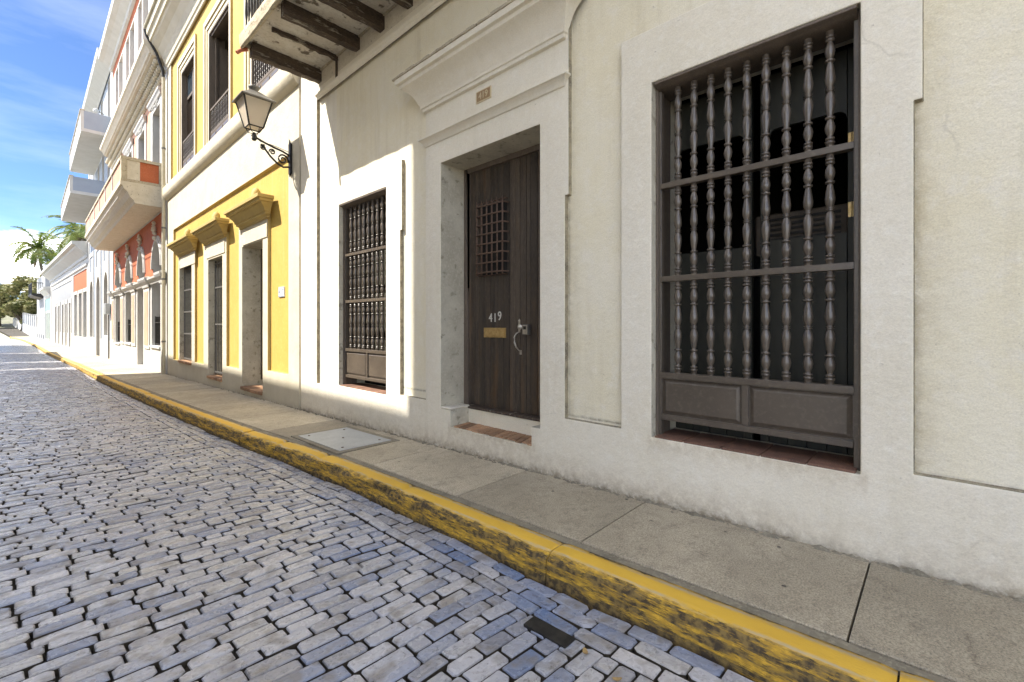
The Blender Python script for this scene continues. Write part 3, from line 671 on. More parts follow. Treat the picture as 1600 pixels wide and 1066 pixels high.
# ---- turned balusters and grilles
def baluster_mesh(h, n=12):
    P = [(0, .022), (.035, .022), (.038, .027), (.055, .027), (.058, .016), (.066, .016), (.069, .026), (.085, .026), (.088, .015), (.10, .015), (.14, .026), (.175, .029), (.205, .025), (.235, .016), (.243, .016), (.246, .027), (.262, .027), (.265, .015), (.275, .016),
         (.33, .023), (.40, .029), (.44, .027), (.48, .016), (.485, .015), (.489, .026), (.499, .017), (.502, .017), (.511, .026), (.515, .015), (.52, .016), (.56, .027), (.60, .029), (.67, .023), (.725, .016), (.735, .015), (.738, .027), (.754, .027), (.757, .014), (.765, .016), (.795, .025), (.825, .029), (.86, .026), (.90, .016),
         (.91, .015), (.913, .026), (.93, .026), (.933, .016), (.941, .016), (.944, .027), (.96, .027), (.963, .022), (1, .022)]
    m_ = MB(); m_.lathe([(r, z * h) for z, r in P], n=n); return m_
bproto = baluster_mesh(.72).build('baluster', 'brown_paint'); BM = bproto.data
bpy.data.objects.remove(bproto)
def place_baluster(parent, x, y, z, h, sc=1.0):
    o_ = bpy.data.objects.new('baluster', BM); COL.objects.link(o_); o_.parent = parent
    o_.location = Vector((x, y, z)) - ORG[parent.name]; o_.scale = (sc, sc, h / .72); o_.rotation_euler = (0, 0, random.uniform(0, 6)); return o_
def grille(ya, yb, zt, zb, parent, ys, X, label):
    g = MB(); fw = .036; mo = MB()
    x0, x1 = X, X + .055
    g.box(x0, x1, ya, ya + fw, zb + .0, zt); g.box(x0, x1, yb - fw, yb, zb, zt)
    gf = g.build('window_grille', 'brown_paint', parent, bevel=.004); gf['label'] = label
    for (a, b) in ((1.072, 1.115), (.336, .380), (-.425, -.378)): MB().box(x0 - .008, x1, ya + fw - .004, yb - fw + .004, a, b).build('rail', 'brown_paint', gf, bevel=.004)
    MB().box(x0 - .004, x1, ya + fw + .001, yb - fw - .001, zb + .125, zb + .168).build('bottom_rail', 'brown_paint', gf, bevel=.004)
    ym = (ya + yb) / 2; zlo = zb + .168
    MB().box(x0, x1, ym - .022, ym + .022, zlo + .001, -.426).build('centre_stile', 'brown_paint', gf, bevel=.003)
    for (a, b) in ((ya + fw, ym - .022), (ym + .022, yb - fw)):
        p = MB(); i = .035; o1 = x0 + .022; o2 = x0 + .004
        q = [(a, zlo), (b, zlo), (b, -.425), (a, -.425)]; r_ = [(a + .008, zlo + .008), (b - .008, zlo + .008), (b - .008, -.433), (a + .008, -.433)]; s_ = [(a + i, zlo + i), (b - i, zlo + i), (b - i, -.425 - i), (a + i, -.425 - i)]
        vs = [(o1, y, z) for y, z in q] + [(o1, y, z) for y, z in r_] + [(o2, y, z) for y, z in s_]
        p.add(vs, [(j, (j + 1) % 4, 4 + (j + 1) % 4, 4 + j) for j in range(4)] + [(4 + j, 4 + (j + 1) % 4, 8 + (j + 1) % 4, 8 + j) for j in range(4)] + [(8, 9, 10, 11)])
        p.add([(x1 - .01, y, z) for y, z in q], [(3, 2, 1, 0)])
        p.build('raised_panel', 'brown_paint', gf)
    for y in ys:
        for (a, b) in ((-.379, .337), (.379, 1.073), (1.114, zt)): place_baluster(gf, x0 + .027, y, a, b - a)
    return gf
def lining(ya, yb, zt, zb, depth, parent, x0=.015):
    m_ = MB(); t = .018
    m_.prism_y([(D + .006, zt), (D + .006, zt - .018), (D + .02, zt - .024), (D + .05, zt - .03), (D + .08, zt - .047), (D + depth, zt - .05), (D + depth, zt)], ya + t, yb - t)
    m_.box(D + x0, D + depth, yb - t, yb + .001, zb, zt); m_.box(D + x0, D + depth, ya - .001, ya + t, zb, zt)
    return m_.build('window_frame', 'brown_frame', parent, bevel=.003)
BY = [1.491, 1.367, 1.243, 1.121, .996, .874, .751, .627, .509]
grille(.350, 1.651, 1.85, -.88, A, BY, D + .085, 'wide grille of nine turned balusters in three tiers, in shade')
lining(.345, 1.656, 1.90, -.885, .3, A, .07)
grille(5.546, 6.924, 1.84, -.962, A, [5.703 + i * .1315 for i in range(9)], D + .095, 'narrow-looking grille of turned balusters lit by the sun')
lining(5.54, 6.93, 1.885, -.965, .3, A, .07)
# side window beyond the frame edge
grille(-2.895, -1.605, 1.85, -.88, A, [-2.75 + i * .125 for i in range(9)], D + .085, 'grille of turned balusters nearest the end of the wall'); lining(-2.9, -1.6, 1.90, -.885, .3, A)
# sill tiles
random.seed(21)
for (ya, yb, zz, dep, wd) in ((.345, 1.656, -.885, .36, .262), (5.54, 6.93, -.965, .36, .2)):
    y = ya + .019
    while y < yb - .03:
        w_ = min(wd * random.uniform(.95, 1.05), yb - .019 - y); o_ = MB().box(D + .004, D + dep, y + .003, y + w_ - .003, zz - .02, zz + .012 + random.uniform(-.002, .003)).build('sill_tile', 'sill_clay', A, bevel=.006); y += w_
# step bricks laid on edge, ragged towards the street
y = 2.915
while y < 4.13:
    w_ = min(random.uniform(.072, .13), 4.148 - y)
    o_ = MB(); x0 = D + .006 + random.uniform(0, .028)
    sk = .09
    vs = [(x, yy2 + (sk * (x - D) / .3), z) for x in (x0, D + .296) for yy2 in (y + .003, y + w_ - .003) for z in (-1.215, -1.178 + random.uniform(-.004, .004))]
    vs = [(v[0], min(max(v[1] - .045, 2.908), 4.149), v[2]) for v in vs]
    o_.add(vs, [(0, 1, 3, 2), (4, 6, 7, 5), (0, 4, 5, 1), (2, 3, 7, 6), (0, 2, 6, 4), (1, 5, 7, 3)]); o_.build('brick', 'brick_clay', A, bevel=.005); y += w_
MB().box(D + .285, D + .5, 2.80, 4.33, -1.25, -1.004).build('step_riser', 'plaster_cream', A)
MB().box(D + .004, D + .29, 2.9, 4.16, -1.27, -1.216).build('step_bed', 'mortar', A)
MB().box(D + .27, D + .42, 2.803, 4.327, -1.012, -.985).build('threshold', 'beam_wood', A, bevel=.006)

# ---- interior shutters behind the big window
def shutter(ya, yb, hole, parent, zt=1.88, zb=-.90, X=D + .46, hinge_side=0):
    sh = MB().box(X + .0, X + .05, ya, ya + .055, zb, zt).box(X, X + .05, yb - .055, yb, zb, zt).build('shutter', 'shutter_paint', parent, bevel=.003)
    y = ya + .058; n_ = 4; w_ = (yb - ya - .116) / n_
    for i in range(n_):
        a, b = y + w_ * i + .003, y + w_ * (i + 1) - .003
        p = MB()
        if hole:
            rad = .05; ha, hb, hz0, hz1 = hole
            MB().box(X + .012, X + .04, a, b, zb, hz0).build('board', 'shutter_paint', sh)
            # rounded upper corners of the cut-out
            dz = rad if (i == 0 or i == n_ - 1) else 0
            p.box(X + .012, X + .04, a, b, hz1, zt)
            if dz:
                p.build('board', 'shutter_paint', sh); p = MB()
                e = a if i == 0 else b; s_ = 1 if i == 0 else -1; pts = [(e, hz1 + .001)] + [(e + s_ * (rad - rad * math.cos(t)), hz1 - rad + rad * math.sin(t)) for t in [R(q) for q in (0, 20, 45, 70, 90)]]
                vs = [(X + .012, y_, z_) for y_, z_ in pts] + [(X + .04, y_, z_) for y_, z_ in pts]; k_ = len(pts)
                p.add(vs, [tuple(range(k_)), tuple(range(k_, 2 * k_))[::-1]] + [(j, (j + 1) % k_, k_ + (j + 1) % k_, k_ + j) for j in range(k_)])
        else: p.box(X + .012, X + .04, a, b, zb, zt)
        p.build('corner_piece' if (hole and dz) else 'board', 'shutter_paint', sh)
    for z in (.78, 1.25) if hinge_side else ():
        yy_ = yb - .03 if hinge_side > 0 else ya + .03
        h_ = MB(); h_.box(X - .004, X - .0005, yy_ - .022, yy_ + .022, z - .05, z + .05); h_.tube([(X - .006, yy_, z - .05), (X - .006, yy_, z + .05)], .006, 6); h_.build('hinge', 'brass', sh)
    return sh
shutter(.405, 1.0, (0, 0, .63, 1.467), A, hinge_side=-1); shutter(1.06, 1.70, (0, 0, .60, 1.49), A, hinge_side=1)
shutter(5.4, 6.23, None, A); shutter(6.24, 7.05, None, A)
MB().box(D + .5, D + .54, 5.3, 7.1, -1.1, 2.0).build('window_screen', 'interior', A)
MB().box(D + .48, D + .50, -3, -1.5, -1.1, 2.).build('window_screen', 'interior', A)
# dim room seen through the right leaf: partition, ceiling lamp box and a louvred cooler
MB().box(D + 1.6, D + 1.75, .2, 1.4, -1.1, 1.05).build('room_counter', 'interior', A)
ac = MB().box(D + 1.25, D + 1.5, .55, 1.25, .62, 1.0).build('air_cooler', 'brown_frame', A, bevel=.02)
for i in range(7): MB().box(D + 1.235, D + 1.252, .6, 1.2, .66 + i * .045, .68 + i * .045).build('louvre', 'black_iron', ac)

# ---- front door
XD = D + .38
dr = thing('door_tmp'); bpy.data.objects.remove(dr)
m = MB(); m.box(XD - .02, XD + .10, 4.26, 4.33, -1.0, 1.92); m.box(XD - .02, XD + .10, 2.80, 2.86, -1.0, 1.92); m.box(XD - .02, XD + .10, 2.86, 4.26, 1.86, 1.92)
m.build('door_frame', 'brown_frame', A, bevel=.004)
door = MB().box(XD + .035, XD + .075, 2.86, 4.26, -.985, 1.86).build('door', 'brown_frame', A)
random.seed(31); y = 2.862; ws = [random.choice((.062, .095, .12, .082)) for _ in range(40)]; i = 0
while y < 4.255:
    w_ = min(ws[i], 4.257 - y); i += 1
    if 4.257 - y - w_ < .03: w_ = 4.257 - y
    MB().box(XD + .0 + random.uniform(0, .004), XD + .034, y + .0035, y + w_ - .0035, -.983, 1.858).build('plank', 'door_wood', door, bevel=.004); y += w_
def rod(a, b, r, name, matn, parent, n=6): return MB().tube([a, b], r, n).build(name, matn, parent)
# wrought cage over the wicket
m = MB(); gy = [3.60 + i * .088 for i in range(6)]; gy = gy[:5] + [4.03]; zz0, zz1 = .575, 1.41
for y in [3.60, 3.686, 3.772, 3.858, 3.944, 4.03]:
    m.tube([(XD - .005, y, zz0 - .0), (XD - .075, y, zz0 + .0), (XD - .075, y, zz1), (XD - .04, y, zz1 + .03), (XD - .0, y, zz1 + .035)], .0095, 6)
    m.tube([(XD - .075, y, zz1), (XD - .08, y, zz1 + .03), (XD - .075, y, zz1 + .05)], [.006, .005, .001], 6)
for i in range(8):
    z = zz0 + .03 + i * (zz1 - zz0 - .05) / 7
    m.tube([(XD - .0, 3.575, z), (XD - .03, 3.58, z), (XD - .082, 3.60, z), (XD - .083, 3.815, z + random.uniform(-.004, .004)), (XD - .082, 4.03, z), (XD - .03, 4.05, z), (XD, 4.055, z)], .0095, 6)
m.build('wicket_grille', 'rust_iron', door)
MB().box(XD - .008, XD + .001, 3.60, 4.03, .58, 1.41).build('wicket_panel', 'interior', door)
# mail slot
ms = MB().box(XD - .012, XD + .004, 3.615, 3.975, -.155, -.04).build('mail_slot', 'brass', door, bevel=.003)
MB().box(XD - .022, XD - .011, 3.635, 3.955, -.14, -.06).build('flap', 'brass', ms, bevel=.004)
for i in range(9):
    MB().box(XD - .026, XD - .021, 3.65 + i * .034, 3.668 + i * .034, -.115 + .008 * (i % 2), -.085 + .004 * (i % 3)).build('relief_letter', 'brass', ms, bevel=.002)
for ch, y, dz in (('4', 3.865, -.012), ('1', 3.79, -.012), ('9', 3.715, .008)):
    t = text_obj(ch, .145, (XD - .004, y, .085 + dz), 'digit_white', door, 'house_number_digit', .004, sx=.85)
# thumb-latch handle
hd = MB(); y0 = 3.405
hd.lathe([(0, -.012), (.024, -.012), (.03, -.004), (.034, 0)], (XD, y0, -.03), 14, axis='x')
hd = hd.build('door_handle', 'nickel', door)
m = MB(); m.lathe([(0, -.024), (.010, -.022), (.016, -.016), (.018, -.012)], (XD, y0, -.03), 12, axis='x')
m.box(XD - .007, XD, y0 - .013, y0 + .013, -.09, .045); m.tube([(XD - .004, y0, .04), (XD - .004, y0, .062)], [.014, .002], 8)
m.tube([(XD - .008, y0, -.085), (XD - .04, y0 + .012, -.10), (XD - .062, y0 + .022, -.145), (XD - .066, y0 + .018, -.20), (XD - .054, y0 + .004, -.25), (XD - .03, y0 - .012, -.285), (XD - .008, y0 - .02, -.30)], [.007, .008, .010, .0105, .009, .007, .008], 8)
m.box(XD - .007, XD, y0 - .034, y0 - .006, -.335, -.285)
o_ = m.build('grip', 'nickel', hd)
lb = MB().box(XD - .05, XD - .002, 3.24, 3.325, -.115, .0).build('key_box', 'grey_metal', door, bevel=.006)
MB().box(XD - .054, XD - .049, 3.25, 3.315, -.105, -.008).build('cover', 'nickel', lb, bevel=.002)
MB().box(XD - .058, XD - .053, 3.262, 3.303, -.055, -.02).build('dial', 'black_iron', lb, bevel=.002)

# ---- balcony: rotten timber beams, stained underside
XO = 2.19
YB1, YB0 = 7.70, 1.2
bal = MB()
bal.add([(XO + .05, YB0, 4.26), (D, YB0, 4.26), (D, YB1 - .03, 4.26), (XO + .05, YB1 - .03, 4.26), (XO + .05, YB0, 4.34), (D, YB0, 4.34), (D, YB1 - .03, 4.34), (XO + .05, YB1 - .03, 4.34)],
        [(3, 2, 1, 0), (4, 5, 6, 7), (0, 1, 5, 4), (1, 2, 6, 5), (2, 3, 7, 6), (3, 0, 4, 7)])
bo = bal.build('balcony', 'soffit_stained', A)
random.seed(14)
m = MB(); n_ = 44; prof = [(XO + .06, 4.20), (XO + .02, 4.165), (XO - .005, 4.18), (XO - .012, 4.24), (XO - .02, 4.30), (XO - .018, 4.36), (XO + .05, 4.38)]
vs = []
for i in range(n_ + 1):
    y = YB0 + (YB1 - YB0) * i / n_; j0 = random.uniform(-.008, .008)
    vs += [(x + random.uniform(-.004, .004), y, z + j0 * (1 if z < 4.25 else .2)) for x, z in prof]
k_ = len(prof); m.add(vs, [(i * k_ + j, i * k_ + (j + 1) % k_, (i + 1) * k_ + (j + 1) % k_, (i + 1) * k_ + j) for i in range(n_) for j in range(k_)] + [tuple(range(k_)), tuple(n_ * k_ + j for j in range(k_))[::-1]])
m.build('edge_fascia', 'plaster_old', bo)
m = MB(); m.box(XO + .06, D - .001, YB1 - .07, YB1 + .01, 4.20, 4.375); m.build('end_fascia', 'plaster_old', bo, bevel=.012)
def beam(y, w_, z0, z1, xa, rough=.006):
    m_ = MB(); n = 14; vs = []
    for i in range(n + 1):
        x = xa + (D - .0 - xa) * i / n
        a, b, c, e = [random.uniform(-rough, rough) for _ in range(4)]
        vs += [(x, y - w_ / 2 + a, z0 + b * 1.3), (x, y + w_ / 2 + c, z0 + e * 1.3), (x, y + w_ / 2 + c, z1), (x, y - w_ / 2 + a, z1)]
    m_.add(vs, [(i * 4 + j, i * 4 + (j + 1) % 4, (i + 1) * 4 + (j + 1) % 4, (i + 1) * 4 + j) for i in range(n) for j in range(4)] + [(3, 2, 1, 0), (n * 4, n * 4 + 1, n * 4 + 2, n * 4 + 3)])
    return m_.build('beam', 'beam_wood', bo)
beam(7.60, .12, 4.065, 4.262, XO + .12); beam(6.97, .045, 4.195, 4.262, XO + .2, .012)
for y in (6.31, 5.63, 4.96, 4.29, 3.62, 2.95, 2.28, 1.6): beam(y, .11, 4.065, 4.262, XO + (.10 if y > 6 else .02))
MB().box(D - .03, D - .001, 6.95, 6.99, 3.91, 4.2).build('rotten_stub', 'beam_wood', bo, bevel=.008)
m = MB(); m.box(D - .028, D + .02, A0, YB1, 4.24, 4.5); m.build('wall_plate', 'plaster_old', bo, bevel=.008)
def railing(y0, y1, x, z0, z1, parent, matn='black_iron', gap=.12, corner=True):
    m_ = MB(); m_.box(x - .03, x + .03, y0, y1, z1 - .05, z1); rl = m_.build('handrail', matn, parent, bevel=.006)
    MB().box(x - .02, x + .02, y0, y1, z0, z0 + .05).build('lower_rail', matn, parent)
    y = y0 + gap / 2; i = 0; first = None
    while y < y1:
        if first is None: first = MB().lathe([(.012, z0 + .05), (.012, z0 + .2), (.024, z0 + .3), (.014, (z0 + z1) / 2), (.024, z1 - .3), (.012, z1 - .15), (.012, z1 - .05)], (x, y, 0), 6).build('baluster', matn, parent); fy = y
        else: dup(first, parent, loc=Vector((0, y - fy, 0)))
        y += gap
railing(YB0, YB1, XO + .06, 4.38, 5.4, bo)
m = MB(); m.tube([(XO - .04, YB1 + .03, 4.10), (XO + .02, YB1 + .02, 4.16), (XO + .1, YB1 - .02, 4.19)], .028, 8); m.build('drain_spout', 'red_tile', bo)
for (a, b) in ((5.6, 6.9), (3.0, 4.3), (.4, 1.7)): 
    dd = MB().box(D + .2, D + .26, a, b, 4.9, 7.2).build('balcony_door', 'shutter_paint', A)

# ================================================================== wall lantern
LY = 8.83; LX = 2.73
lamp = thing('wall_lantern', 'black wrought iron street lantern on a scrolled bracket at the white wall joint', 'street lamp', (3.34, LY, 2.8))
m = MB(); m.box(3.325, 3.362, LY - .045, LY + .045, 2.80, 3.36); m.tube([(3.34, LY, 3.36), (3.335, LY, 3.42), (3.32, LY, 3.45)], [.022, .012, .004], 8); m.tube([(3.34, LY, 2.80), (3.335, LY, 2.74)], [.022, .004], 8)
m.build('wall_plate', 'black_iron', lamp, bevel=.006)
def spiral(cx, cz, r0, r1, a0, turns, n=26):
    return [(cx + (r0 + (r1 - r0) * t / n) * math.cos(a0 + turns * 2 * math.pi * t / n), LY, cz + (r0 + (r1 - r0) * t / n) * math.sin(a0 + turns * 2 * math.pi * t / n)) for t in range(n + 1)]
m = MB()
m.tube([(3.33, LY, 3.14), (3.2, LY, 3.19), (3.05, LY, 3.22), (2.9, LY, 3.26), (2.76, LY, 3.31)], .019, 8)
m.tube([(3.33, LY, 2.93), (3.22, LY, 2.90), (3.12, LY, 2.94), (3.0, LY, 3.04), (2.9, LY, 3.16), (2.84, LY, 3.22)], .018, 8)
m.tube(spiral(3.21, 3.04, .10, .02, R(-20), 1.6), [.018 - .006 * i / 26 for i in range(27)], 7); m.tube(spiral(3.03, 3.13, .055, .012, R(200), -1.5), .013, 6)
m.tube(spiral(2.88, 3.17, .05, .012, R(60), 1.5), .013, 6); m.tube([(3.33, LY, 3.0), (3.3, LY, 3.06), (3.31, LY, 3.14)], .01, 6)
m.tube([(2.76, LY, 3.30), (2.84, LY, 3.26), (3.0, LY, 3.255), (3.16, LY, 3.235), (3.33, LY, 3.2)], .006, 5)
m.lathe([(0, 3.24), (.03, 3.25), (.045, 3.28), (.03, 3.30), (.05, 3.33), (.028, 3.36), (.02, 3.39)], (LX, LY, 0), 10)
m.build('bracket', 'black_iron', lamp)
zb, zt, hb, ht_ = 3.47, 3.93, .115, .225
m = MB()
for sx_, sy_ in ((-1, -1), (1, -1), (1, 1), (-1, 1)):
    m.tube([(LX + sx_ * hb, LY + sy_ * hb, zb), (LX + sx_ * ht_, LY + sy_ * ht_, zt)], .016, 4)
    m.tube([(LX + sx_ * .015, LY + sy_ * .015, 3.37), (LX + sx_ * .07, LY + sy_ * .07, 3.39), (LX + sx_ * .09, LY + sy_ * .09, 3.43), (LX + sx_ * hb * .9, LY + sy_ * hb * .9, zb)], .007, 5)
for z, h_ in ((zb, hb), (zt, ht_)):
    c = [(LX - h_, LY - h_, z), (LX + h_, LY - h_, z), (LX + h_, LY + h_, z), (LX - h_, LY + h_, z)]
    for i in range(4): m.tube([c[i], c[(i + 1) % 4]], .012, 4)
m.build('lantern_frame', 'black_iron', lamp)
for a, b in (((-1, -1), (1, -1)), ((1, -1), (1, 1)), ((1, 1), (-1, 1)), ((-1, 1), (-1, -1))):
    g = MB(); vs = []
    for k_ in (0, .004):
        for (s_, h_, z) in ((a, hb, zb), (b, hb, zb), (b, ht_, zt), (a, ht_, zt)): vs.append((LX + s_[0] * (h_ - k_), LY + s_[1] * (h_ - k_), z))
    g.add(vs, [(0, 1, 2, 3), (7, 6, 5, 4), (0, 4, 5, 1), (1, 5, 6, 2), (2, 6, 7, 3), (3, 7, 4, 0)]); g.build('glass_pane', 'frosted_glass', lamp)
m = MB(); c = []
for (h_, z) in ((.275, 3.915), (.275, 3.935), (.22, 3.975), (.12, 4.06), (.075, 4.10)): c += [(LX - h_, LY - h_, z), (LX + h_, LY - h_, z), (LX + h_, LY + h_, z), (LX - h_, LY + h_, z)]
m.add(c, [(i * 4 + j, i * 4 + (j + 1) % 4, i * 4 + 4 + (j + 1) % 4, i * 4 + 4 + j) for i in range(4) for j in range(4)] + [(3, 2, 1, 0), (16, 17, 18, 19)])
rf = m.build('lantern_roof', 'grey_metal', lamp)
MB().lathe([(.055, 4.10), (.05, 4.13), (.085, 4.16), (.095, 4.19), (.06, 4.2), (.03, 4.21), (0, 4.24)], (LX, LY, 0), 12).build('vent_cap', 'grey_metal', lamp)

# ================================================================== yellow house
B = thing('yellow_house', 'bright yellow house with white trim and three moulded door hoods behind the lantern', 'house', (D, 14, gz(14)))
B0, B1 = 8.475, 19.9
m = MB()   # 0 bone white, 1 yellow, 2 aged, 3 ochre
opn = [(10.36, 11.70, -1.43, 1.775), (13.26, 14.585, -1.40, 1.75), (16.44, 18.06, -1.17, 1.95)]
sur = [(10.06, 11.94), (12.91, 15.07), (16.06, 18.2)]
up = [(9.63, 11.25, 4.9, 7.95), (12.93, 14.78, 4.9, 8.05), (16.36, 18.06, 4.9, 8.2)]
rects = [(8.98, 18.95, -1.2, 3.2, .06, 1), (8.98, 10.06, -1.3, -.95, 0, 0), (11.94, 12.91, -1.3, -1.04, 0, 0), (15.07, 16.06, -1.3, -1.12, 0, 0), (18.2, 18.95, -1.25, -1.19, 0, 0)]
rects += [(a, b, -2, 2.3, -.0, 0) for a, b in sur]
rects += [(8.98, 19.35, 4.8, 9.0, .05, 1)] + [(a - .34, b + .34, 4.8, d + .4, 0, 0) for a, b, c, d in up] + [(a - .2, b + .2, 4.8, d + .24, .03, 0) for a, b, c, d in up] + [(a - .1, b + .1, 4.8, d + .12, .055, 0) for a, b, c, d in up]
rects += [(a, b, c, d, .45, None) for a, b, c, d in up] + [(a, b, c, d, .5, None) for a, b, c, d in opn]
relief(m, D + .004, B0, B1, -2.3, 9.3, rects, 0, 2, back=.5, side=3)
m.build('wall', ['paint_bone', 'paint_yellow', 'reveal_aged', 'paint_ochre'], B, bevel=.01, weld=True)
shell(D + .5, D + 8, B0, B1, -2.3, 9.3, 'paint_bone', B, floors=(-1.4, 4.6))
m = MB(); m.moulding(D + .002, [(0, 4.36), (.05, 4.38), (.09, 4.43), (.13, 4.5), (.14, 4.56), (.14, 4.78), (0, 4.81)], B0, B1, False); m.build('ledge', 'paint_bone', B, bevel=.008, weld=True)
MB().box(D + .1, D + .45, B0 + .01, B1 - .01, 4.6, 4.85).build('sill_slab', 'paint_bone', B)
m = MB(); m.moulding(D + .001, [(0, 8.95), (.03, 8.97), (.04, 9.05), (.07, 9.08), (.09, 9.2), (.16, 9.38), (.28, 9.58), (.42, 9.72), (.45, 9.78), (.5, 9.8), (.52, 9.95), (.58, 9.98), (.60, 10.2), (0, 10.25)], B0, B1, False); m.build('roof_cornice', 'paint_bone', B)
m = MB(); m.tube([(D - .62, B0, 10.22), (D - .62, B1 + .05, 10.22)], .045, 8); m.build('gutter', 'pipe_paint', B)
for (ya, yb) in ((10.0, 11.68), (12.95, 14.80), (15.9, 18.0)):
    m = MB(); m.moulding(D + .003, [(0, 2.17), (.05, 2.172), (.05, 2.215), (.075, 2.235), (.10, 2.24), (.10, 2.285), (.125, 2.29), (.13, 2.33), (.16, 2.38), (.205, 2.42), (.21, 2.45), (.26, 2.455), (.26, 2.50), (.30, 2.51), (.305, 2.575), (0, 2.61)], ya, yb, mi=0); m.build('door_hood', 'paint_ochre', B, bevel=.004, weld=True)
    y = (ya + yb) / 2; MB().lathe([(.10, 2.58), (.105, 2.72), (.09, 2.84), (.05, 2.92), (0, 2.95)], (D - .0, y - .1, 0), 12).build('hood_finial', 'paint_ochre', B)
    m = MB(); a2, b2 = ya + .0, yb - .0; m.box(D - .012, D + .003, ya + .07, yb - .07, 1.80, 2.17); m.build('lintel_panel', 'paint_bone', B, bevel=.004)
# door, gate and barred window of the ground floor
MB().box(D + .40, D + .46, 10.30, 11.74, -1.3, 1.8).build('door', 'door_wood', B)
def bars(ya, yb, z0, z1, X, parent, matn, rails, gap=.14, r=.011):
    f = MB().box(X - .015, X + .015, ya, ya + .04, z0, z1).box(X - .015, X + .015, yb - .04, yb, z0, z1).build('bar_gate', matn, parent)
    for z in rails: MB().box(X - .02, X + .02, ya + .04, yb - .04, z - .022, z + .022).build('rail', matn, f)
    n_ = int((yb - ya) / gap); g = None
    for i in range(1, n_):
        y = ya + (yb - ya) * i / n_
        if g is None: g = MB().tube([(X, y, z0 + .02), (X, y, z1 - .02)], r, 6).build('bar', matn, f); y00 = y
        else: dup(g, f, loc=Vector((0, y - y00, 0)))
    return f
bars(13.27, 14.575, -1.38, 1.74, D + .17, B, 'grey_metal', (-1.3, .0, 1.0, 1.66)); MB().box(D + .42, D + .46, 13.2, 14.6, -1.4, 1.8).build('inner_door', 'shutter_paint', B)
bars(16.45, 18.05, -1.15, 1.93, D + .14, B, 'grey_metal', (-1.1, -.3, .4, 1.1, 1.85)); MB().box(D + .42, D + .46, 16.4, 18.1, -1.2, 2.).build('window_screen', 'dark_glass', B)
for (a, b, z) in ((10.36, 11.70, -1.43), (13.26, 14.585, -1.40), (16.44, 18.06, -1.17)):
    n_ = 8
    for i in range(n_): MB().box(D - .03 - random.uniform(0, .012), D + .35, a + (b - a) * i / n_ + .005, a + (b - a) * (i + 1) / n_ - .005, z - .06, z + .006 + random.uniform(0, .006)).build('brick', 'brick_clay', B, bevel=.006)
# number plaque
pq = MB().box(D + .045, D + .066, 9.30, 9.60, .54, .74).build('number_plaque', 'tile_white', B, bevel=.003)
text_obj('417', .15, (D + .0445, 9.45, .64), 'tile_blue', pq, ext=.0015)
m = MB()
for q in ((9.31, 9.59, .548, .556), (9.31, 9.59, .724, .732), (9.31, 9.318, .556, .724), (9.582, 9.59, .556, .724)): m.box(D + .043, D + .046, *q)
m.build('plaque_border', 'tile_blue', pq)
# upper windows: louvred leaves, low turned railing over panels
for k_, (a, b, c, d) in enumerate(up):
    X = D + .12; z1 = c + 1.06
    rl = MB().box(X - .03, X + .03, a, b, z1 - .06, z1).build('window_railing', 'brown_frame', B, bevel=.005)
    MB().box(X - .025, X + .025, a, b, c + .36, c + .42).build('rail', 'brown_frame', rl)
    MB().box(X - .02, X + .02, a, b, c, c + .36).build('panel_board', 'brown_frame', rl)
    n_ = 3; w_ = (b - a) / n_
    for i in range(n_): MB().box(X - .032, X - .019, a + w_ * i + .06, a + w_ * (i + 1) - .06, c + .06, c + .30).build('raised_panel', 'brown_paint', rl, bevel=.005)
    n_ = 13
    for i in range(n_): place_baluster(rl, X, a + (b - a) * (i + .5) / n_, c + .42, .58, .75)
    XS = D + .2
    ln = MB(); ln.box(D + .065, D + .44, a + .001, a + .03, c, d).box(D + .065, D + .44, b - .03, b - .001, c, d).box(D + .065, D + .44, a + .03, b - .03, d - .03, d - .001); ln.build('window_lining', 'brown_frame', B)
    if k_ == 1:
        lv = MB().box(XS - .0, XS + .04, b - .12, b - .05, c, d).build('shutter', 'brown_frame', B)
        MB().box(XS + .1, XS + .8, b - .09, b - .05, c, d - .3).build('open_leaf', 'brown_frame', B)
        MB().box(XS - .1, XS + .04, a, a + .07, c, d).build('jamb', 'brown_frame', B)
        MB().box(XS - .1, XS + .04, a + .07, b - .12, d - .09, d).build('head_rail', 'brown_frame', B)
    else:
        for (ya, yb) in ((a, (a + b) / 2 - .01), ((a + b) / 2 + .01, b)):
            sh = MB().box(XS, XS + .04, ya, ya + .07, c, d).box(XS, XS + .04, yb - .07, yb, c, d).box(XS, XS + .04, ya + .07, yb - .07, d - .08, d).box(XS, XS + .04, ya + .07, yb - .07, d - .86, d - .78).build('shutter', 'brown_frame', B)
            MB().box(XS + .015, XS + .022, ya + .07, yb - .07, d - .78, d - .08).build('pane', 'dark_glass', sh)
            n_ = 26; sl_ = None
            for i in range(n_):
                z = c + .1 + (d - .96 - c - .1) * i / n_
                if sl_ is None:
                    g_ = MB(); g_.obox((XS + .02, (ya + yb) / 2, z), .055, yb - ya - .14, .012, ry=R(40)); sl_ = g_.build('slat', 'brown_frame', sh); z00 = z
                else: dup(sl_, sh, loc=Vector((0, 0, z - z00)))
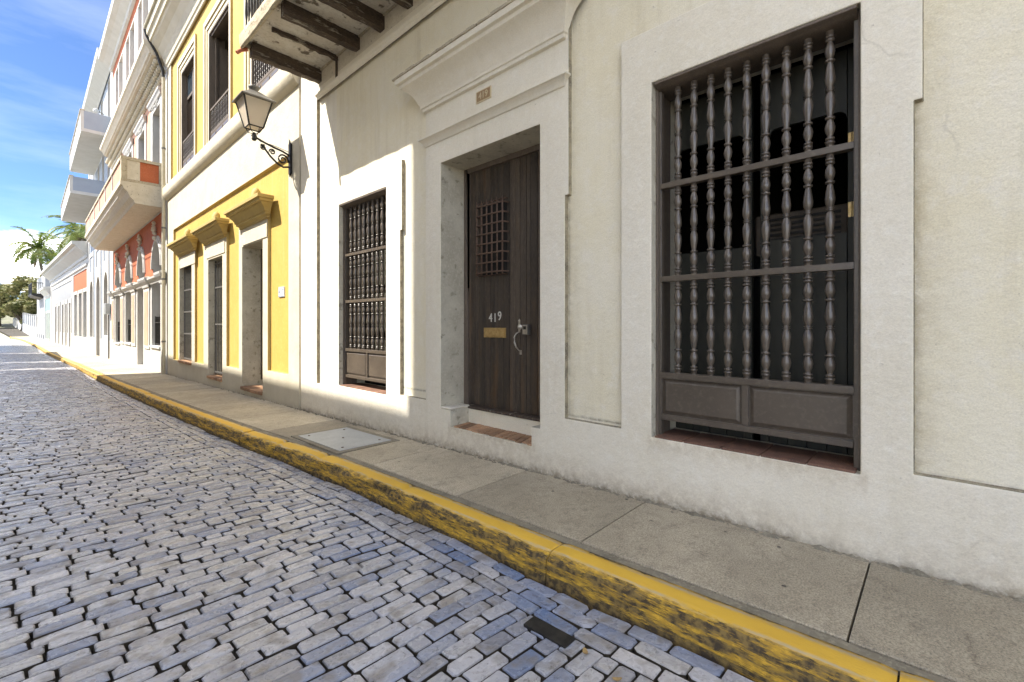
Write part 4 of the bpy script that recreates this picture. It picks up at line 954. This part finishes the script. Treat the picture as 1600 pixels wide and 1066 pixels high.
# rain pipe between the yellow and the salmon house
m = MB(); m.tube([(D - .10, B1 + .05, -1.75), (D - .10, B1 + .05, 8.7)], .055, 10)
dp = m.build('drainpipe', 'pipe_paint'); tag(dp, 'cream drainpipe running down between the yellow house and the salmon house', 'pipe')
m = MB(); m.tube([(D - .10, B1 + .05, 8.66), (D - .12, B1 + .05, 8.95), (D - .3, B1 + .06, 9.5), (D - .56, B1 + .06, 9.95), (D - .62, B1 + .04, 10.15)], .045, 10); m.build('swan_neck', 'black_iron', dp)
for z in (-.6, 1.6, 3.4, 6.2): MB().lathe([(.065, z - .03), (.068, z), (.065, z + .03)], (D - .10, B1 + .05, 0), 10).build('pipe_clip', 'grey_metal', dp)

# ================================================================== salmon house with arches
def arch(mb, X, ya, yb, zs, zt, depth, mi=0, mr=0, n=14):
    """fills the corners of a rectangular opening ya..yb up to zt with an arch springing at zs"""
    yc = (ya + yb) / 2; ry = (yb - ya) / 2; rz_ = zt - zs
    pts = [(yc + ry * math.cos(math.pi * i / n), zs + rz_ * math.sin(math.pi * i / n)) for i in range(n + 1)]
    for i in range(n):
        (y0, z0), (y1, z1) = pts[i], pts[i + 1]
        mb.add([(X, y0, z0), (X, y1, z1), (X, y1, zt + .0005), (X, y0, zt + .0005)], [(0, 1, 2, 3)], mi)
        mb.add([(X, y0, z0), (X, y1, z1), (X + depth, y1, z1), (X + depth, y0, z0)], [(0, 1, 2, 3)], mr)
def archivolt(X, ya, yb, zs, zt, w_, p, parent, matn, name='archivolt', n=16):
    m_ = MB(); yc = (ya + yb) / 2; vs = []
    for i in range(n + 1):
        t = math.pi * i / n
        for (e, px_) in ((0, 0), (0, p), (w_ * .5, p), (w_ * .55, p * .6), (w_, p * .6), (w_, 0)):
            vs.append((X - px_, yc + ((yb - ya) / 2 + e) * math.cos(t), zs + (zt - zs + e) * math.sin(t)))
    m_.add(vs, [(i * 6 + j, i * 6 + j + 1, i * 6 + j + 7, i * 6 + j + 6) for i in range(n) for j in range(5)]); return m_.build(name, matn, parent)
C = thing('arcade_house', 'tall salmon and orange house with four white arches and a long stained balcony', 'house', (D, 28, gz(28)))
C0, C1 = 20.02, 35.55
ar = [(21.14, 22.9, -.83), (24.83, 26.4, -1.82), (28.2, 30.1, -.90), (32.0, 34.0, -1.0)]
m = MB()     # 0 white, 1 salmon, 2 orange, 3 aged
rects = [(C0 + .45, C1 - .5, -1.0, 1.7, .05, 1), (C0 + .45, C1 - .5, 1.9, 4.2, .05, 2)]
for a, b, z in ar: rects += [(a - .28, b + .28, -1.2, 1.9, 0, 0)]
for a, b, z in ar: rects += [(a, b, z, 3.2, .45, None)]
w2 = [(21.25, 22.75, 5.0, 8.3), (24.55, 26.15, 5.0, 8.3), (28.0, 29.7, 5.0, 8.3), (31.8, 33.5, 5.0, 8.3)]
rects += [(C0 + .5, C1 - .5, 4.9, 9.0, .04, 1)] + [(a - .3, b + .3, 4.9, 8.75, 0, 0) for a, b, c, d in w2] + [(a, b, c, d, .5, None) for a, b, c, d in w2]
w3 = [(20.9, 22.6), (23.6, 26.2), (27.2, 29.9), (31.0, 33.9)]
rects += [(C0 + .3, C1 - .3, 10.0, 14.9, .0, 1)] + [(a - .35, b + .35, 10.0, 14.3, 0, 0) for a, b in w3] + [(C0 + .3, C1 - .3, 14.3, 14.8, .03, 2)] + [(a, b, 10.3, 14.2, 1.2, None) for a, b in w3]
relief(m, D, C0, C1, -2.6, 16.0, rects, 0, 0, back=1.3)
for a, b, z in ar: arch(m, D + .05, a, b, 2.2, 3.2, .42, 2, 0)
m.build('wall', ['plaster_white', 'paint_salmon', 'paint_orange', 'reveal_aged'], C, weld=False)
shell(D + 1.3, D + 9, C0, C1, -2.6, 16.0, 'paint_salmon', C, floors=(-1.5, 4.6, 10.2))
for a, b, z in ar:
    av = archivolt(D + .05, a, b, 2.2, 3.2, .22, .07, C, 'plaster_white')
    m = MB(); yc = (a + b) / 2; random.seed(int(a * 10))
    for i in range(16):
        t = random.uniform(0, 1); x = D - .01 - random.uniform(0, .05); y = yc + random.gauss(0, .16) * (1 - t * .4); z_ = 3.3 + t * .62; r_ = random.uniform(.05, .11) * (1 - t * .3)
        m.lathe([(0, -r_), (r_ * .7, -r_ * .6), (r_, 0), (r_ * .6, r_ * .7), (0, r_)], (x, y, z_), 6)
    m.build('crest', 'plaster_rough', C)
for (a, b, z) in ar:
    if z > -1.5:
        bars(a + .02, b - .02, z, z + 1.15, D + .12, C, 'black_iron', (z + .06, z + .9), .12, .012)
        MB().box(D + .38, D + .42, a - .1, b + .1, z, 3.2).build('window_screen', 'brown_paint', C)
        MB().box(D - .06, D + .3, a - .08, b + .08, z - .09, z - .001).build('sill', 'plaster_white', C, bevel=.01)
    else: MB().box(D + .30, D + .36, a - .1, b + .1, z, 3.2).build('door', 'brown_frame', C)
m = MB(); m.moulding(D - .001, [(0, 1.58), (.04, 1.59), (.05, 1.66), (.1, 1.72), (.14, 1.76), (.15, 1.83), (0, 1.88)], C0 + .1, C1 - .1, False); m.build('belt_moulding', 'plaster_white', C)
for y0, y1 in ((C0 + .02, C0 + 1.0), (23.05, 24.65), (26.55, 28.05), (30.3, 31.85), (34.2, C1 - .02)):
    m = MB(); m.moulding(D - .04, [(0, 1.5), (.04, 1.51), (.06, 1.6), (.14, 1.72), (.18, 1.8), (.19, 1.88), (0, 1.92)], y0 + .15, y1 - .15); m.build('capital', 'plaster_white', C)
    MB().box(D - .04, D + .04, y0 + .18, y1 - .18, -1.0, 1.52).build('pilaster', 'plaster_white', C, bevel=.006)
    MB().box(D - .052, D - .038, y0 + .36, y1 - .36, -.85, 1.35).build('pilaster_panel', 'paint_salmon', C)
# long balcony
cb = thing_x = MB()
XB = D - 1.15; YA, YB = 20.5, 34.9
m = MB(); m.prism_y([(D, 4.22), (XB + .34, 4.24), (XB + .30, 4.34), (XB + .2, 4.44), (XB + .12, 4.62), (XB + .02, 4.72), (XB, 4.80), (XB - .06, 4.82), (XB - .06, 4.95), (D, 4.95)], YA, YB)
cb = m.build('balcony', 'plaster_rough', C)
MB().box(XB - .02, XB + .0, YA + 1, YB, 4.56, 4.59).build('drip_strip', 'plaster_white', cb)
m = MB(); m.box(XB - .04, XB + .14, YA, YB, 4.952, 5.05); m.box(XB - .04, XB + .14, YA, YB, 5.72, 5.82); m.box(XB + .14, D, YA, YA + .15, 4.952, 5.05); m.box(XB + .14, D, YA, YA + .15, 5.72, 5.82)
m.box(XB - .03, XB + .13, YA + .01, YA + .24, 5.05, 5.72); m.box(D - .14, D - .002, YA + .01, YA + .14, 5.05, 5.72)
m.build('parapet_frame', 'plaster_old', cb)
pn = 6; L_ = (YB - YA - .3) / pn
for i in range(pn):
    a = YA + .25 + i * L_; MB().box(XB, XB + .09, a + .1, a + L_ - .02, 5.05, 5.72).build('parapet_panel', 'paint_salmon', cb); MB().box(XB - .025, XB + .11, a + L_ - .021, a + L_ + .1, 5.051, 5.72).build('post', 'plaster_white', cb)
MB().box(XB + .48, D - .14, YA + .05, YA + .1, 5.05, 5.72).build('orange_panel', 'paint_orange', cb)
MB().box(XB + .13, XB + .48, YA + .04, YA + .12, 5.05, 5.72).build('ornament_panel', 'plaster_rough', cb)
# second floor windows
for i, (a, b, c, d) in enumerate(w2):
    m = MB(); m.moulding(D - .001, [(0, 8.5), (.05, 8.52), (.08, 8.6), (.12, 8.66), (.12, 8.74), (0, 8.78)], a - .3, b + .3); m.build('window_hood', 'plaster_white', C)
    m = MB(); random.seed(i)
    for q in range(9): m.lathe([(0, -.06), (.05, 0), (0, .06)], (D - .02, (a + b) / 2 + (q - 4) * .13, 8.42 + .05 * math.cos(q)), 6)
    o = m.build('carving', 'plaster_white', C); o['kind'] = 'stuff'
    fr_ = MB().box(D + .3, D + .34, a, a + .08, c, d).box(D + .3, D + .34, b - .08, b, c, d).box(D + .3, D + .34, (a + b) / 2 - .05, (a + b) / 2 + .05, c, d).box(D + .3, D + .34, a, b, d - .08, d + .01).build('window_frame', 'grey_metal', C)
    MB().box(D + .345, D + .36, a - .02, b + .02, c, d).build('pane', 'dark_glass', fr_)
# scalloped dentil rows under the big gutter cornice
dn = None
for row_ in range(3):
    n_ = 60
    for i in range(n_):
        y = C0 + .2 + (C1 - C0 - .5) * i / n_ + (row_ % 2) * .125
        if dn is None:
            g = MB(); g.lathe([(0, -.09), (.05, -.075), (.082, -.02), (.085, .035), (0, .036)], (0, 0, 0), 8); dn = g.build('dentil', 'paint_bone'); dn.parent = C; dn.location = Vector((D - .02, y, 9.05)) - ORG[C.name]; base_ = dn
        else: dup(base_, C, loc=Vector((D - .02 - .12 * row_, y, 9.05 + .14 * row_)) - ORG[C.name])
m = MB(); m.moulding(D - .001, [(0, 9.40), (.42, 9.41), (.43, 9.46), (.48, 9.47), (.50, 9.55), (.58, 9.66), (.64, 9.70), (.65, 9.84), (0, 9.9)], C0, C1 - 1.4, False); m.build('gutter_cornice', 'plaster_rough', C)
for a, b in w3:
    MB().box(D + 1.0, D + 1.05, a - .02, b + .02, 10.3, 14.2).build('loggia_screen', 'paint_salmon', C)
    MB().box(D - .02, D + .25, (a + b) / 2 - .12, (a + b) / 2 + .12, 10.3, 14.2).build('loggia_post', 'plaster_white', C)
m = MB(); m.moulding(D - .001, [(0, 14.8), (.1, 14.85), (.14, 15.0), (.4, 15.2), (.6, 15.3), (.62, 15.6), (0, 15.7)], C0, C1 - .1, False); m.build('roof_cornice', 'plaster_white', C)
MB().box(D + .2, D + 3, C1 - 2, C1 - .2, 16.21, 17.2).build('roof_parapet', 'plaster_white', C)

# ================================================================== pale blue house with two balconies
Dh = thing('balcony_house', 'pale blue house with two white parapet balconies stacked above tall arched openings', 'house', (D, 43, gz(43)))
D0, D1 = 35.56, 51.0
da = [(37.75, 39.87, -.70, 3.35), (42.3, 44.7, -2.3, 3.4), (47.3, 49.8, -1.0, 3.4)]
m = MB()   # 0 white 1 blue
rects = [(D0 + .9, D1 - .7, -2.6, 15.5, .05, 1), (D0 + .9, D1 - .7, -2.6, -1.0, 0, 0)]
for a, b, z, t in da: rects += [(a - .45, b + .45, -2.6, 5.6, 0, 0), (a - .1, b + .1, 4.1, 5.3, .05, 1)]
for a, b, z, t in da: rects += [(a, b, z, t, .5, None)]
wn = [(37.2, 38.3, 9.2, 11.7), (40.2, 41.3, 9.2, 11.7), (43.2, 44.3, 9.2, 11.7), (46.5, 47.6, 9.2, 11.7), (37.0, 38.2, 12.6, 15.2), (41.0, 42.2, 12.6, 15.2), (45, 46.2, 12.6, 15.2), (39.2, 40.6, 5.9, 8.2), (44, 45.4, 5.9, 8.2)]
rects += [(a, b, c, d, .35, None) for a, b, c, d in wn]
relief(m, D + .002, D0, D1, -2.8, 16.0, rects, 0, 0, back=.55)
for a, b, z, t in da: arch(m, D + .002, a, b, t - .95, t, .48)
m.build('wall', ['plaster_white', 'paint_blue'], Dh)
shell(D + .55, D + 8, D0, D1, -2.8, 16.0, 'paint_blue', Dh, floors=(-2, 5.7, 9.0, 12.4))
for a, b, z, t in da: MB().box(D + .4, D + .44, a - .05, b + .05, z, t).build('arched_shutter', 'brown_paint' if z > -2 else 'brown_frame', Dh); 
for a, b, c, d in wn: MB().box(D + .28, D + .32, a - .02, b + .02, c, d).build('window', 'brown_frame', Dh)
for (ya, yb, z0, z1, pr) in ((36.0, 46.2, 11.15, 12.35, 1.3), (39.2, 50.5, 8.15, 9.2, 1.6)):
    sb = MB(); sb.box(D - pr, D, ya, yb, z0, z0 + .18); q = sb.build('balcony', 'plaster_white', Dh)
    MB().box(D - pr, D - pr + .12, ya, yb, z0 + .181, z1).build('parapet', 'plaster_white', q); MB().box(D - pr + .12, D, ya, ya + .12, z0 + .181, z1).build('end_parapet', 'paint_blue', q)
    n_ = 9; L_ = (yb - ya) / n_
    for i in range(n_ + 1): MB().box(D - pr - .025, D - pr - .001, max(ya, ya + L_ * i - .06), min(yb, ya + L_ * i + .06), z0 + .1, z1 - .02).build('pilaster', 'plaster_white', q)
    MB().box(D - pr - .05, D - pr + .15, ya - .03, yb + .03, z1, z1 + .06).build('coping', 'plaster_old', q)
m = MB(); m.moulding(D - .001, [(0, 15.3), (.1, 15.4), (.6, 15.8), (.65, 16.05), (0, 16.1)], D0, D1 - .6, False); m.build('eave', 'plaster_white', Dh)
mb_ = MB().box(D - .26, D - .02, 35.9, 36.5, .6, 1.25).build('meter_box', 'hatch_steel', bevel=.02); tag(mb_, 'small grey electric meter box beside the first arch of the salmon house', 'meter box')
cd = MB().tube([(D - .08, 36.2, .58), (D - .08, 36.2, -2.05)], .04, 8).build('conduit', 'grey_metal'); tag(cd, 'thin grey conduit running from the meter box down to the sidewalk', 'pipe')
fl = thing('wall_floodlight', 'small white lamp on the blue house wall above the upper balcony', 'lamp', (D - .2, 39.5, 13.6))
MB().tube([(D, 39.5, 13.6), (D - .35, 39.5, 13.75)], .03, 6).build('arm', 'grey_metal', fl); MB().lathe([(0, 13.55), (.12, 13.58), (.16, 13.7), (.1, 13.85), (0, 13.9)], (D - .4, 39.5, 0), 10).build('lamp_shade', 'plaster_white', fl)

# ================================================================== low white row, turned a little with the street
def rot_house(name, label, p0, p1, z0, z1, spec, mats, depth=7, cornice=None, cmat='plaster_white', ac=0):
    """facade from p0 to p1 (x,y); local y runs along it, local -x faces the street"""
    L = math.hypot(p1[0] - p0[0], p1[1] - p0[1]); an = math.atan2(p1[1] - p0[1], p1[0] - p0[0]) - math.pi / 2
    t = thing(name, label, 'house', (p0[0], p0[1], 0), an)
    if an == 0: ORG[t.name] = Vector((0, 0, 0))
    m_ = MB(); relief(m_, 0, 0.02, L - .02, z0, z1, spec, 0, 0, back=.5); m_.build('wall', mats, t)
    shell(.5, depth, .02, L - .02, z0, z1, mats[0], t, floors=(z0 + .5,))
    if cornice:
        c_ = MB(); c_.moulding(-.001, cornice, .02, L - .02, False); c_.build('cornice', cmat, t)
    return t, L
CO = lambda z, p: [(0, z), (.1 * p, z + .05), (.12 * p, z + .3), (.35 * p, z + .5), (.7 * p, z + .8), (.75 * p, z + .95), (p, z + 1.0), (p, z + 1.25), (0, z + 1.35)]
sp = [(.9, 10.2, 2.9, 4.7, .06, 1)]
wE = [(1.0, 3.2), (4.2, 6.2), (7.4, 9.6)]
sp += [(a - .35, b + .35, -2.8, 3.1, 0, 0) for a, b in wE] + [(3.6, 3.95, -1.1, 3.0, .06, 2), (6.7, 7.0, -1.1, 3.0, .06, 2)] + [(a, b, -1.1, 2.8, .35, None) for a, b in wE]
wF = [(12.6, 14.0), (16.0, 17.4), (19.4, 20.8), (23.5, 25), (27.5, 29)]
sp += [(11.4, 34, -.9, 4.4, .05, 3)] + [(a - .5, b + .5, -3, 2.6, 0, 0) for a, b in wF] + [(a, b, -2.3, 2.2, .35, None) for a, b in wF]
E_, L = rot_house('white_row_house', 'low white row house with a heavy cornice and an orange panel over three windows', (D, 51.02), (2.0, 86), -3.2, 6.6, sp, ['plaster_white', 'paint_orange', 'paint_salmon', 'paint_grey'], cornice=CO(5.5, 1.0))
for a, b in wE: MB().box(.3, .34, a - .02, b + .02, -1.1, 2.8).build('shutter', 'paint_grey', E_)
for a, b in wF: MB().box(.3, .34, a - .02, b + .02, -2.3, 2.2).build('shutter', 'grey_metal', E_)
m = MB(); m.moulding(-.001, [(0, 4.85), (.1, 4.9), (.12, 5.05), (0, 5.1)], .3, 34, False); m.build('string_course', 'plaster_white', E_)
sp = [(.6, 9, -2, 3.6, .05, 1)] + [(a - .3, a + 1.5, -2.6, 1.9, 0, 0) for a in (1.2, 4., 6.6)] + [(a, a + 1.2, -2.6, 1.6, .3, None) for a in (1.2, 4., 6.6)]
T_, L = rot_house('teal_house', 'small teal house with white trim past the grey shuttered wall', (2.0, 86.05), (1.65, 95), -3.2, 4.6, sp, ['plaster_white', 'paint_teal'], cornice=CO(3.7, .7))
for a in (1.2, 4., 6.6): MB().box(.25, .3, a - .02, a + 1.22, -2.6, 1.6).build('shutter', 'paint_teal', T_)
sp = [(1, 16, -1.6, 1.4, .05, 1)] + [(a, a + 1.6, -2.2, 1.2, .3, None) for a in (2.2, 6, 10, 13.6)]
G_, L = rot_house('grey_house', 'grey house at the bend carrying a dark iron balcony', (1.65, 95.05), (.95, 111), -3.2, 7.5, sp, ['paint_grey', 'plaster_white'], depth=5)
for a in (2.2, 6, 10, 13.6): MB().box(.25, .3, a - .02, a + 1.62, -2.2, 1.2).build('gate_leaf', 'paint_blue', G_)
bl = MB(); bl.prism_y([(0, 3.9), (-1.0, 4.25), (-1.25, 4.45), (-1.25, 4.6), (0, 4.6)], 3, 11); bq = bl.build('balcony', 'black_iron', G_)
MB().box(-1.22, -1.16, 3, 11, 6.15, 6.25).build('handrail', 'black_iron', bq); MB().box(-1.22, 0, 3, 3.06, 6.15, 6.25).build('end_rail', 'black_iron', bq)
g0 = None
for i in range(34):
    y = 3.05 + i * .24
    if g0 is None: g0 = MB().box(-1.21, -1.17, y, y + .05, 4.6, 6.15).build('baluster', 'black_iron', bq)
    else: dup(g0, bq, loc=Vector((0, i * .24, 0)))
for i in range(5): MB().box(-1.0 + i * .22, -.96 + i * .22, 3.0, 3.04, 4.6, 6.15).build('end_baluster', 'black_iron', bq)
# garden wall with railings up to the bend
gw = thing('garden_wall', 'long white garden wall topped with blue-grey panels where the street bends', 'wall', (.95, 111, 0), math.atan2(49, -3.5) - math.pi / 2)
Lw = math.hypot(49, 3.5)
m = MB(); n_ = 12; vs = []
for i in range(n_ + 1):
    y = Lw * i / n_; g_ = gz(111 + y)
    vs += [(0, y, g_ - .5), (0, y, g_ + 1.9 - .01 * y), (.3, y, g_ + 1.9 - .01 * y), (.3, y, g_ - .5)]
m.add(vs, [(i * 4 + j, i * 4 + j + 1, i * 4 + j + 5, i * 4 + j + 4) for i in range(n_) for j in range(3)] + [(0, 1, 2, 3)]); m.build('wall', 'plaster_white', gw)
for i in range(14):
    y = 1 + i * 3.4; g_ = gz(111 + y) + 1.8 - .01 * y
    MB().box(-.04, .34, y - .2, y + .2, g_, g_ + 2.3).build('pillar', 'plaster_white', gw); MB().box(.1, .2, y + .2, y + 3.2, g_ + .1, g_ + 2.0).build('panel', 'paint_blue', gw)
# pale tower block behind the palms
tb = thing('apartment_block', 'pale blue-grey block rising behind the palm crowns', 'building', (12, 118, gz(118)))
m = MB(); sp = []
for k_ in range(5):
    for j in range(5): sp.append((112.5 + j * 3, 114 + j * 3, 1 + k_ * 3, 2.6 + k_ * 3, .25, None))
relief(m, 6.5, 111, 127, -3, 15, sp, 0, 0, back=.4); m.build('wall', ['paint_blue'], tb)
MB().box(6.9, 18, 111, 111.4, -3, 15).build('end_wall', 'paint_blue', tb); MB().box(6.9, 18, 111, 127, 15, 15.3).build('roof', 'paint_blue', tb); MB().box(6.7, 6.75, 111.2, 126.8, -3, 15).build('window_screen', 'dark_glass', tb)

# ================================================================== palms and trees
def frond(mb, base, az, el, L, droop, w_=.5, n=12, mi=0):
    p = Vector(base); d = Vector((math.cos(az) * math.cos(el), math.sin(az) * math.cos(el), math.sin(el))); pts = [p.copy()]; dirs = [d.copy()]
    for i in range(n):
        d = (d + Vector((0, 0, -droop / n * (1 + i * .12)))).normalized(); p = p + d * (L / n); pts.append(p.copy()); dirs.append(d.copy())
    mb.tube(pts, [.05 * (1 - .8 * i / n) for i in range(n + 1)], 4, mi, caps=False)
    for i in range(1, n * 3):
        t = i / (n * 3); k_ = min(int(t * n), n - 1); f_ = t * n - k_; q = pts[k_].lerp(pts[k_ + 1], f_); dd = dirs[k_]
        sd = dd.cross(Vector((0, 0, 1)));
        if sd.length < .1: continue
        sd.normalize(); up = sd.cross(dd); ll = w_ * (math.sin(math.pi * min(1, t * .9 + .12)) ** .6) * random.uniform(.8, 1.1)
        for s_ in (-1, 1):
            e = q + sd * s_ * ll * .8 + dd * ll * .55 - Vector((0, 0, 1)) * ll * random.uniform(.15, .5)
            wv = dd * .075
            mb.add([q - wv, q + wv, e + wv * .3, e - wv * .3], [(0, 1, 2, 3)], mi)
def palm(name_label, base, top, bow, nf, L, skirt=True, group='palms above the low roofs'):
    t = thing('palm_tree', name_label, 'palm tree', base, group=group)
    b = Vector(base); e = Vector(top); pts = []; N_ = 12
    for i in range(N_ + 1):
        s_ = i / N_; q = b.lerp(e, s_); q.x += bow * math.sin(math.pi * s_); pts.append(q)
    MB().tube(pts, [.26 - .1 * i / N_ for i in range(N_ + 1)], 8).build('trunk', 'bark_palm', t)
    m_ = MB(); ga = 2.4
    for i in range(nf): frond(m_, top, i * ga + random.uniform(-.2, .2), R(random.uniform(-5, 75)), L * random.uniform(.85, 1.1), random.uniform(1.1, 2.0), w_=L * .2)
    m_.build('crown', 'palm_leaf', t)
    if skirt:
        m_ = MB()
        for i in range(9): frond(m_, (top[0], top[1], top[2] - .2), i * 2.1, R(random.uniform(-60, -10)), L * .62, 1.7, w_=L * .08, n=8)
        m_.build('dry_skirt', 'dry_frond', t)
random.seed(77)
palm('lone slim leaning palm with drooping green crown over the dark balcony', (5.0, 104, gz(104)), (1.05, 106, 12.2), -.8, 26, 5.0)
palm('fuller palm crown showing over the white cornice', (6.6, 92, gz(92)), (5.4, 92, 13.4), .3, 30, 5.6)
palm('low palm between the balcony and the white cornice', (4.4, 100, gz(100)), (4.0, 100, 8.6), .2, 16, 3.4, skirt=False)
def tree(label, base, h, r, leaf=.30, n=7500, sq=.8):
    t = thing('leafy_tree', label, 'tree', base, group='trees at the end of the street')
    b = Vector(base); m_ = MB(); m_.tube([b, b + Vector((.2, 0, h * .3)), b + Vector((-.1, .2, h * .62))], [.3, .22, .1], 7)
    lumps = []
    for i in range(15):
        a = random.uniform(0, 6.28); q = random.uniform(.1, 1) ** .6 * r * .75; zz = h * random.uniform(.32, .92)
        q *= 1 - .5 * abs(zz / h - .55)
        lumps.append((b + Vector((q * math.cos(a), q * math.sin(a), zz)), r * random.uniform(.22, .45)))
        m_.tube([b + Vector((0, 0, h * .3)), b + Vector((q * .5 * math.cos(a), q * .5 * math.sin(a), zz * .7)), lumps[-1][0]], [.12, .07, .02], 5, caps=False)
    m_.build('trunk', 'bark_tree', t); m_ = MB()
    for i in range(n):
        c, rr = random.choice(lumps); d = Vector([random.gauss(0, 1) for _ in range(3)]).normalized(); rad = rr * random.uniform(.5, 1.08); p = c + Vector((d.x, d.y, d.z * sq)) * rad
        nrm = (d + Vector([random.gauss(0, .6) for _ in range(3)])).normalized(); u = nrm.cross(Vector((0, 0, 1)))
        if u.length < .05: continue
        u.normalize(); v = nrm.cross(u); s_ = leaf * random.uniform(.6, 1.4)
        m_.add([p - u * s_, p + v * s_ * .5, p + u * s_, p - v * s_ * .5], [(0, 1, 2, 3)])
    m_.build('crown', 'tree_leaf', t)
for lab, x, y, h_, r_ in (('round olive-green tree farthest left at the street end', -9.5, 165, 10, 6), ('broad tree behind the end of the garden wall', -4.6, 158, 10.5, 5.5), ('tree with pale yellowish crown left of the dark balcony', .8, 146, 11.5, 5.5),
                          ('tall tree standing behind the dark iron balcony', 3.8, 135, 13, 5.5), ('bushy low tree at the far end of the garden wall', -6.5, 150, 6.0, 3.2), ('dark tree partly behind the leaning palm trunk', 6.5, 128, 12, 5), ('far rounded tree closing the street on the hill', -16, 180, 11, 7),
                          ('small bright green tree leaning over the white garden wall', -1.0, 138, 6.5, 3.2)):
    tree(lab, (x, y, gz(y) - .3), h_, r_)

# ================================================================== the other side of the street (behind the camera's left): it shades this side
XO2 = -3.8
def opp(label, y0, y1, top, matn, fl, XF=XO2):
    t = thing('facing_house', label, 'house', (XF, (y0 + y1) / 2, gz((y0 + y1) / 2))); g_ = min(gz(y0), gz(y1))
    sp = []; n_ = max(1, int((y1 - y0) / 3)); L_ = (y1 - y0) / n_
    # built mirrored: plane faces +x
    k_ = 0; z = g_ + .1
    while z + 3.2 < top and k_ < fl:
        for i in range(n_):
            yc = y0 + L_ * (i + .5); sp.append((yc - .6, yc + .6, z + (0 if (k_ == 0 and i % 2) else .7), z + 2.7, .3, None))
        z += 3.9; k_ += 1
    m_ = MB(); relief(m_, 0, y0, y1, g_ - .6, top, sp, 0, 0, back=.45); m_.v = [(XF - v[0], v[1], v[2]) for v in m_.v]
    m_.build('wall', [matn], t)
    MB().box(XF - 6, XF - .45, y0, y0 + .3, g_ - .6, top).box(XF - 6, XF - .45, y1 - .3, y1, g_ - .6, top).build('side_wall', matn, t)
    MB().box(XF - 6.3, XF - 6, y0, y1, g_ - .6, top).build('back_wall', matn, t); MB().box(XF - 6.3, XF + .0, y0, y1, top, top + .12).build('roof', matn, t)
    for a, b, c, d, e, f in sp: MB().box(XF - .28, XF - .25, a - .02, b + .02, c, d).build('shutter', 'brown_frame', t)
opp('tall cream house across the street from the dark plank door', 0.6, 9.35, 13.6, 'plaster_white', 3)
opp('two-storey white house across the street from the yellow house', 9.37, 25.4, 9.5, 'plaster_white', 2)
opp('low ochre house across the street from the arches', 25.42, 33.0, 5.9, 'paint_bone', 1)
opp('low white house across the street from the blue house', 35.2, 42.0, 5.6, 'plaster_white', 1)
opp('low pale house across the street beyond a gap', 44.5, 60, 5.7, 'paint_bone', 1)
opp('white house across the street near the bend', 63, 84, 5.2, 'plaster_white', 1, -4.6)
pz = MB(); pz.add([(-40, -40, gz(-20) - .0), (-3.82, -40, gz(-20)), (-3.82, .55, gz(1)), (-40, .55, gz(1))], [(0, 1, 2, 3)])  # unseen open ground, added to let in sky light and bounce sun
tag(pz.build('bounce_ground', 'concrete'), kind='structure')
# far-side kerb and pavement
fw = thing('far_sidewalk', loc=(-3.6, 0, gz(0)), kind='structure')
m = MB(); yy = ysteps(-30, 90); vs = []
for y in yy: vs += [(-3.05, y, gz(y) - .3), (-3.05, y, gz(y) - .02), (-5.0, y, gz(y)), (-5.0, y, gz(y) - .3)]
m.add(vs, [(i * 4 + j, i * 4 + j + 1, i * 4 + j + 5, i * 4 + j + 4) for i in range(len(yy) - 1) for j in range(3)]); m.build('paving', 'concrete', fw)
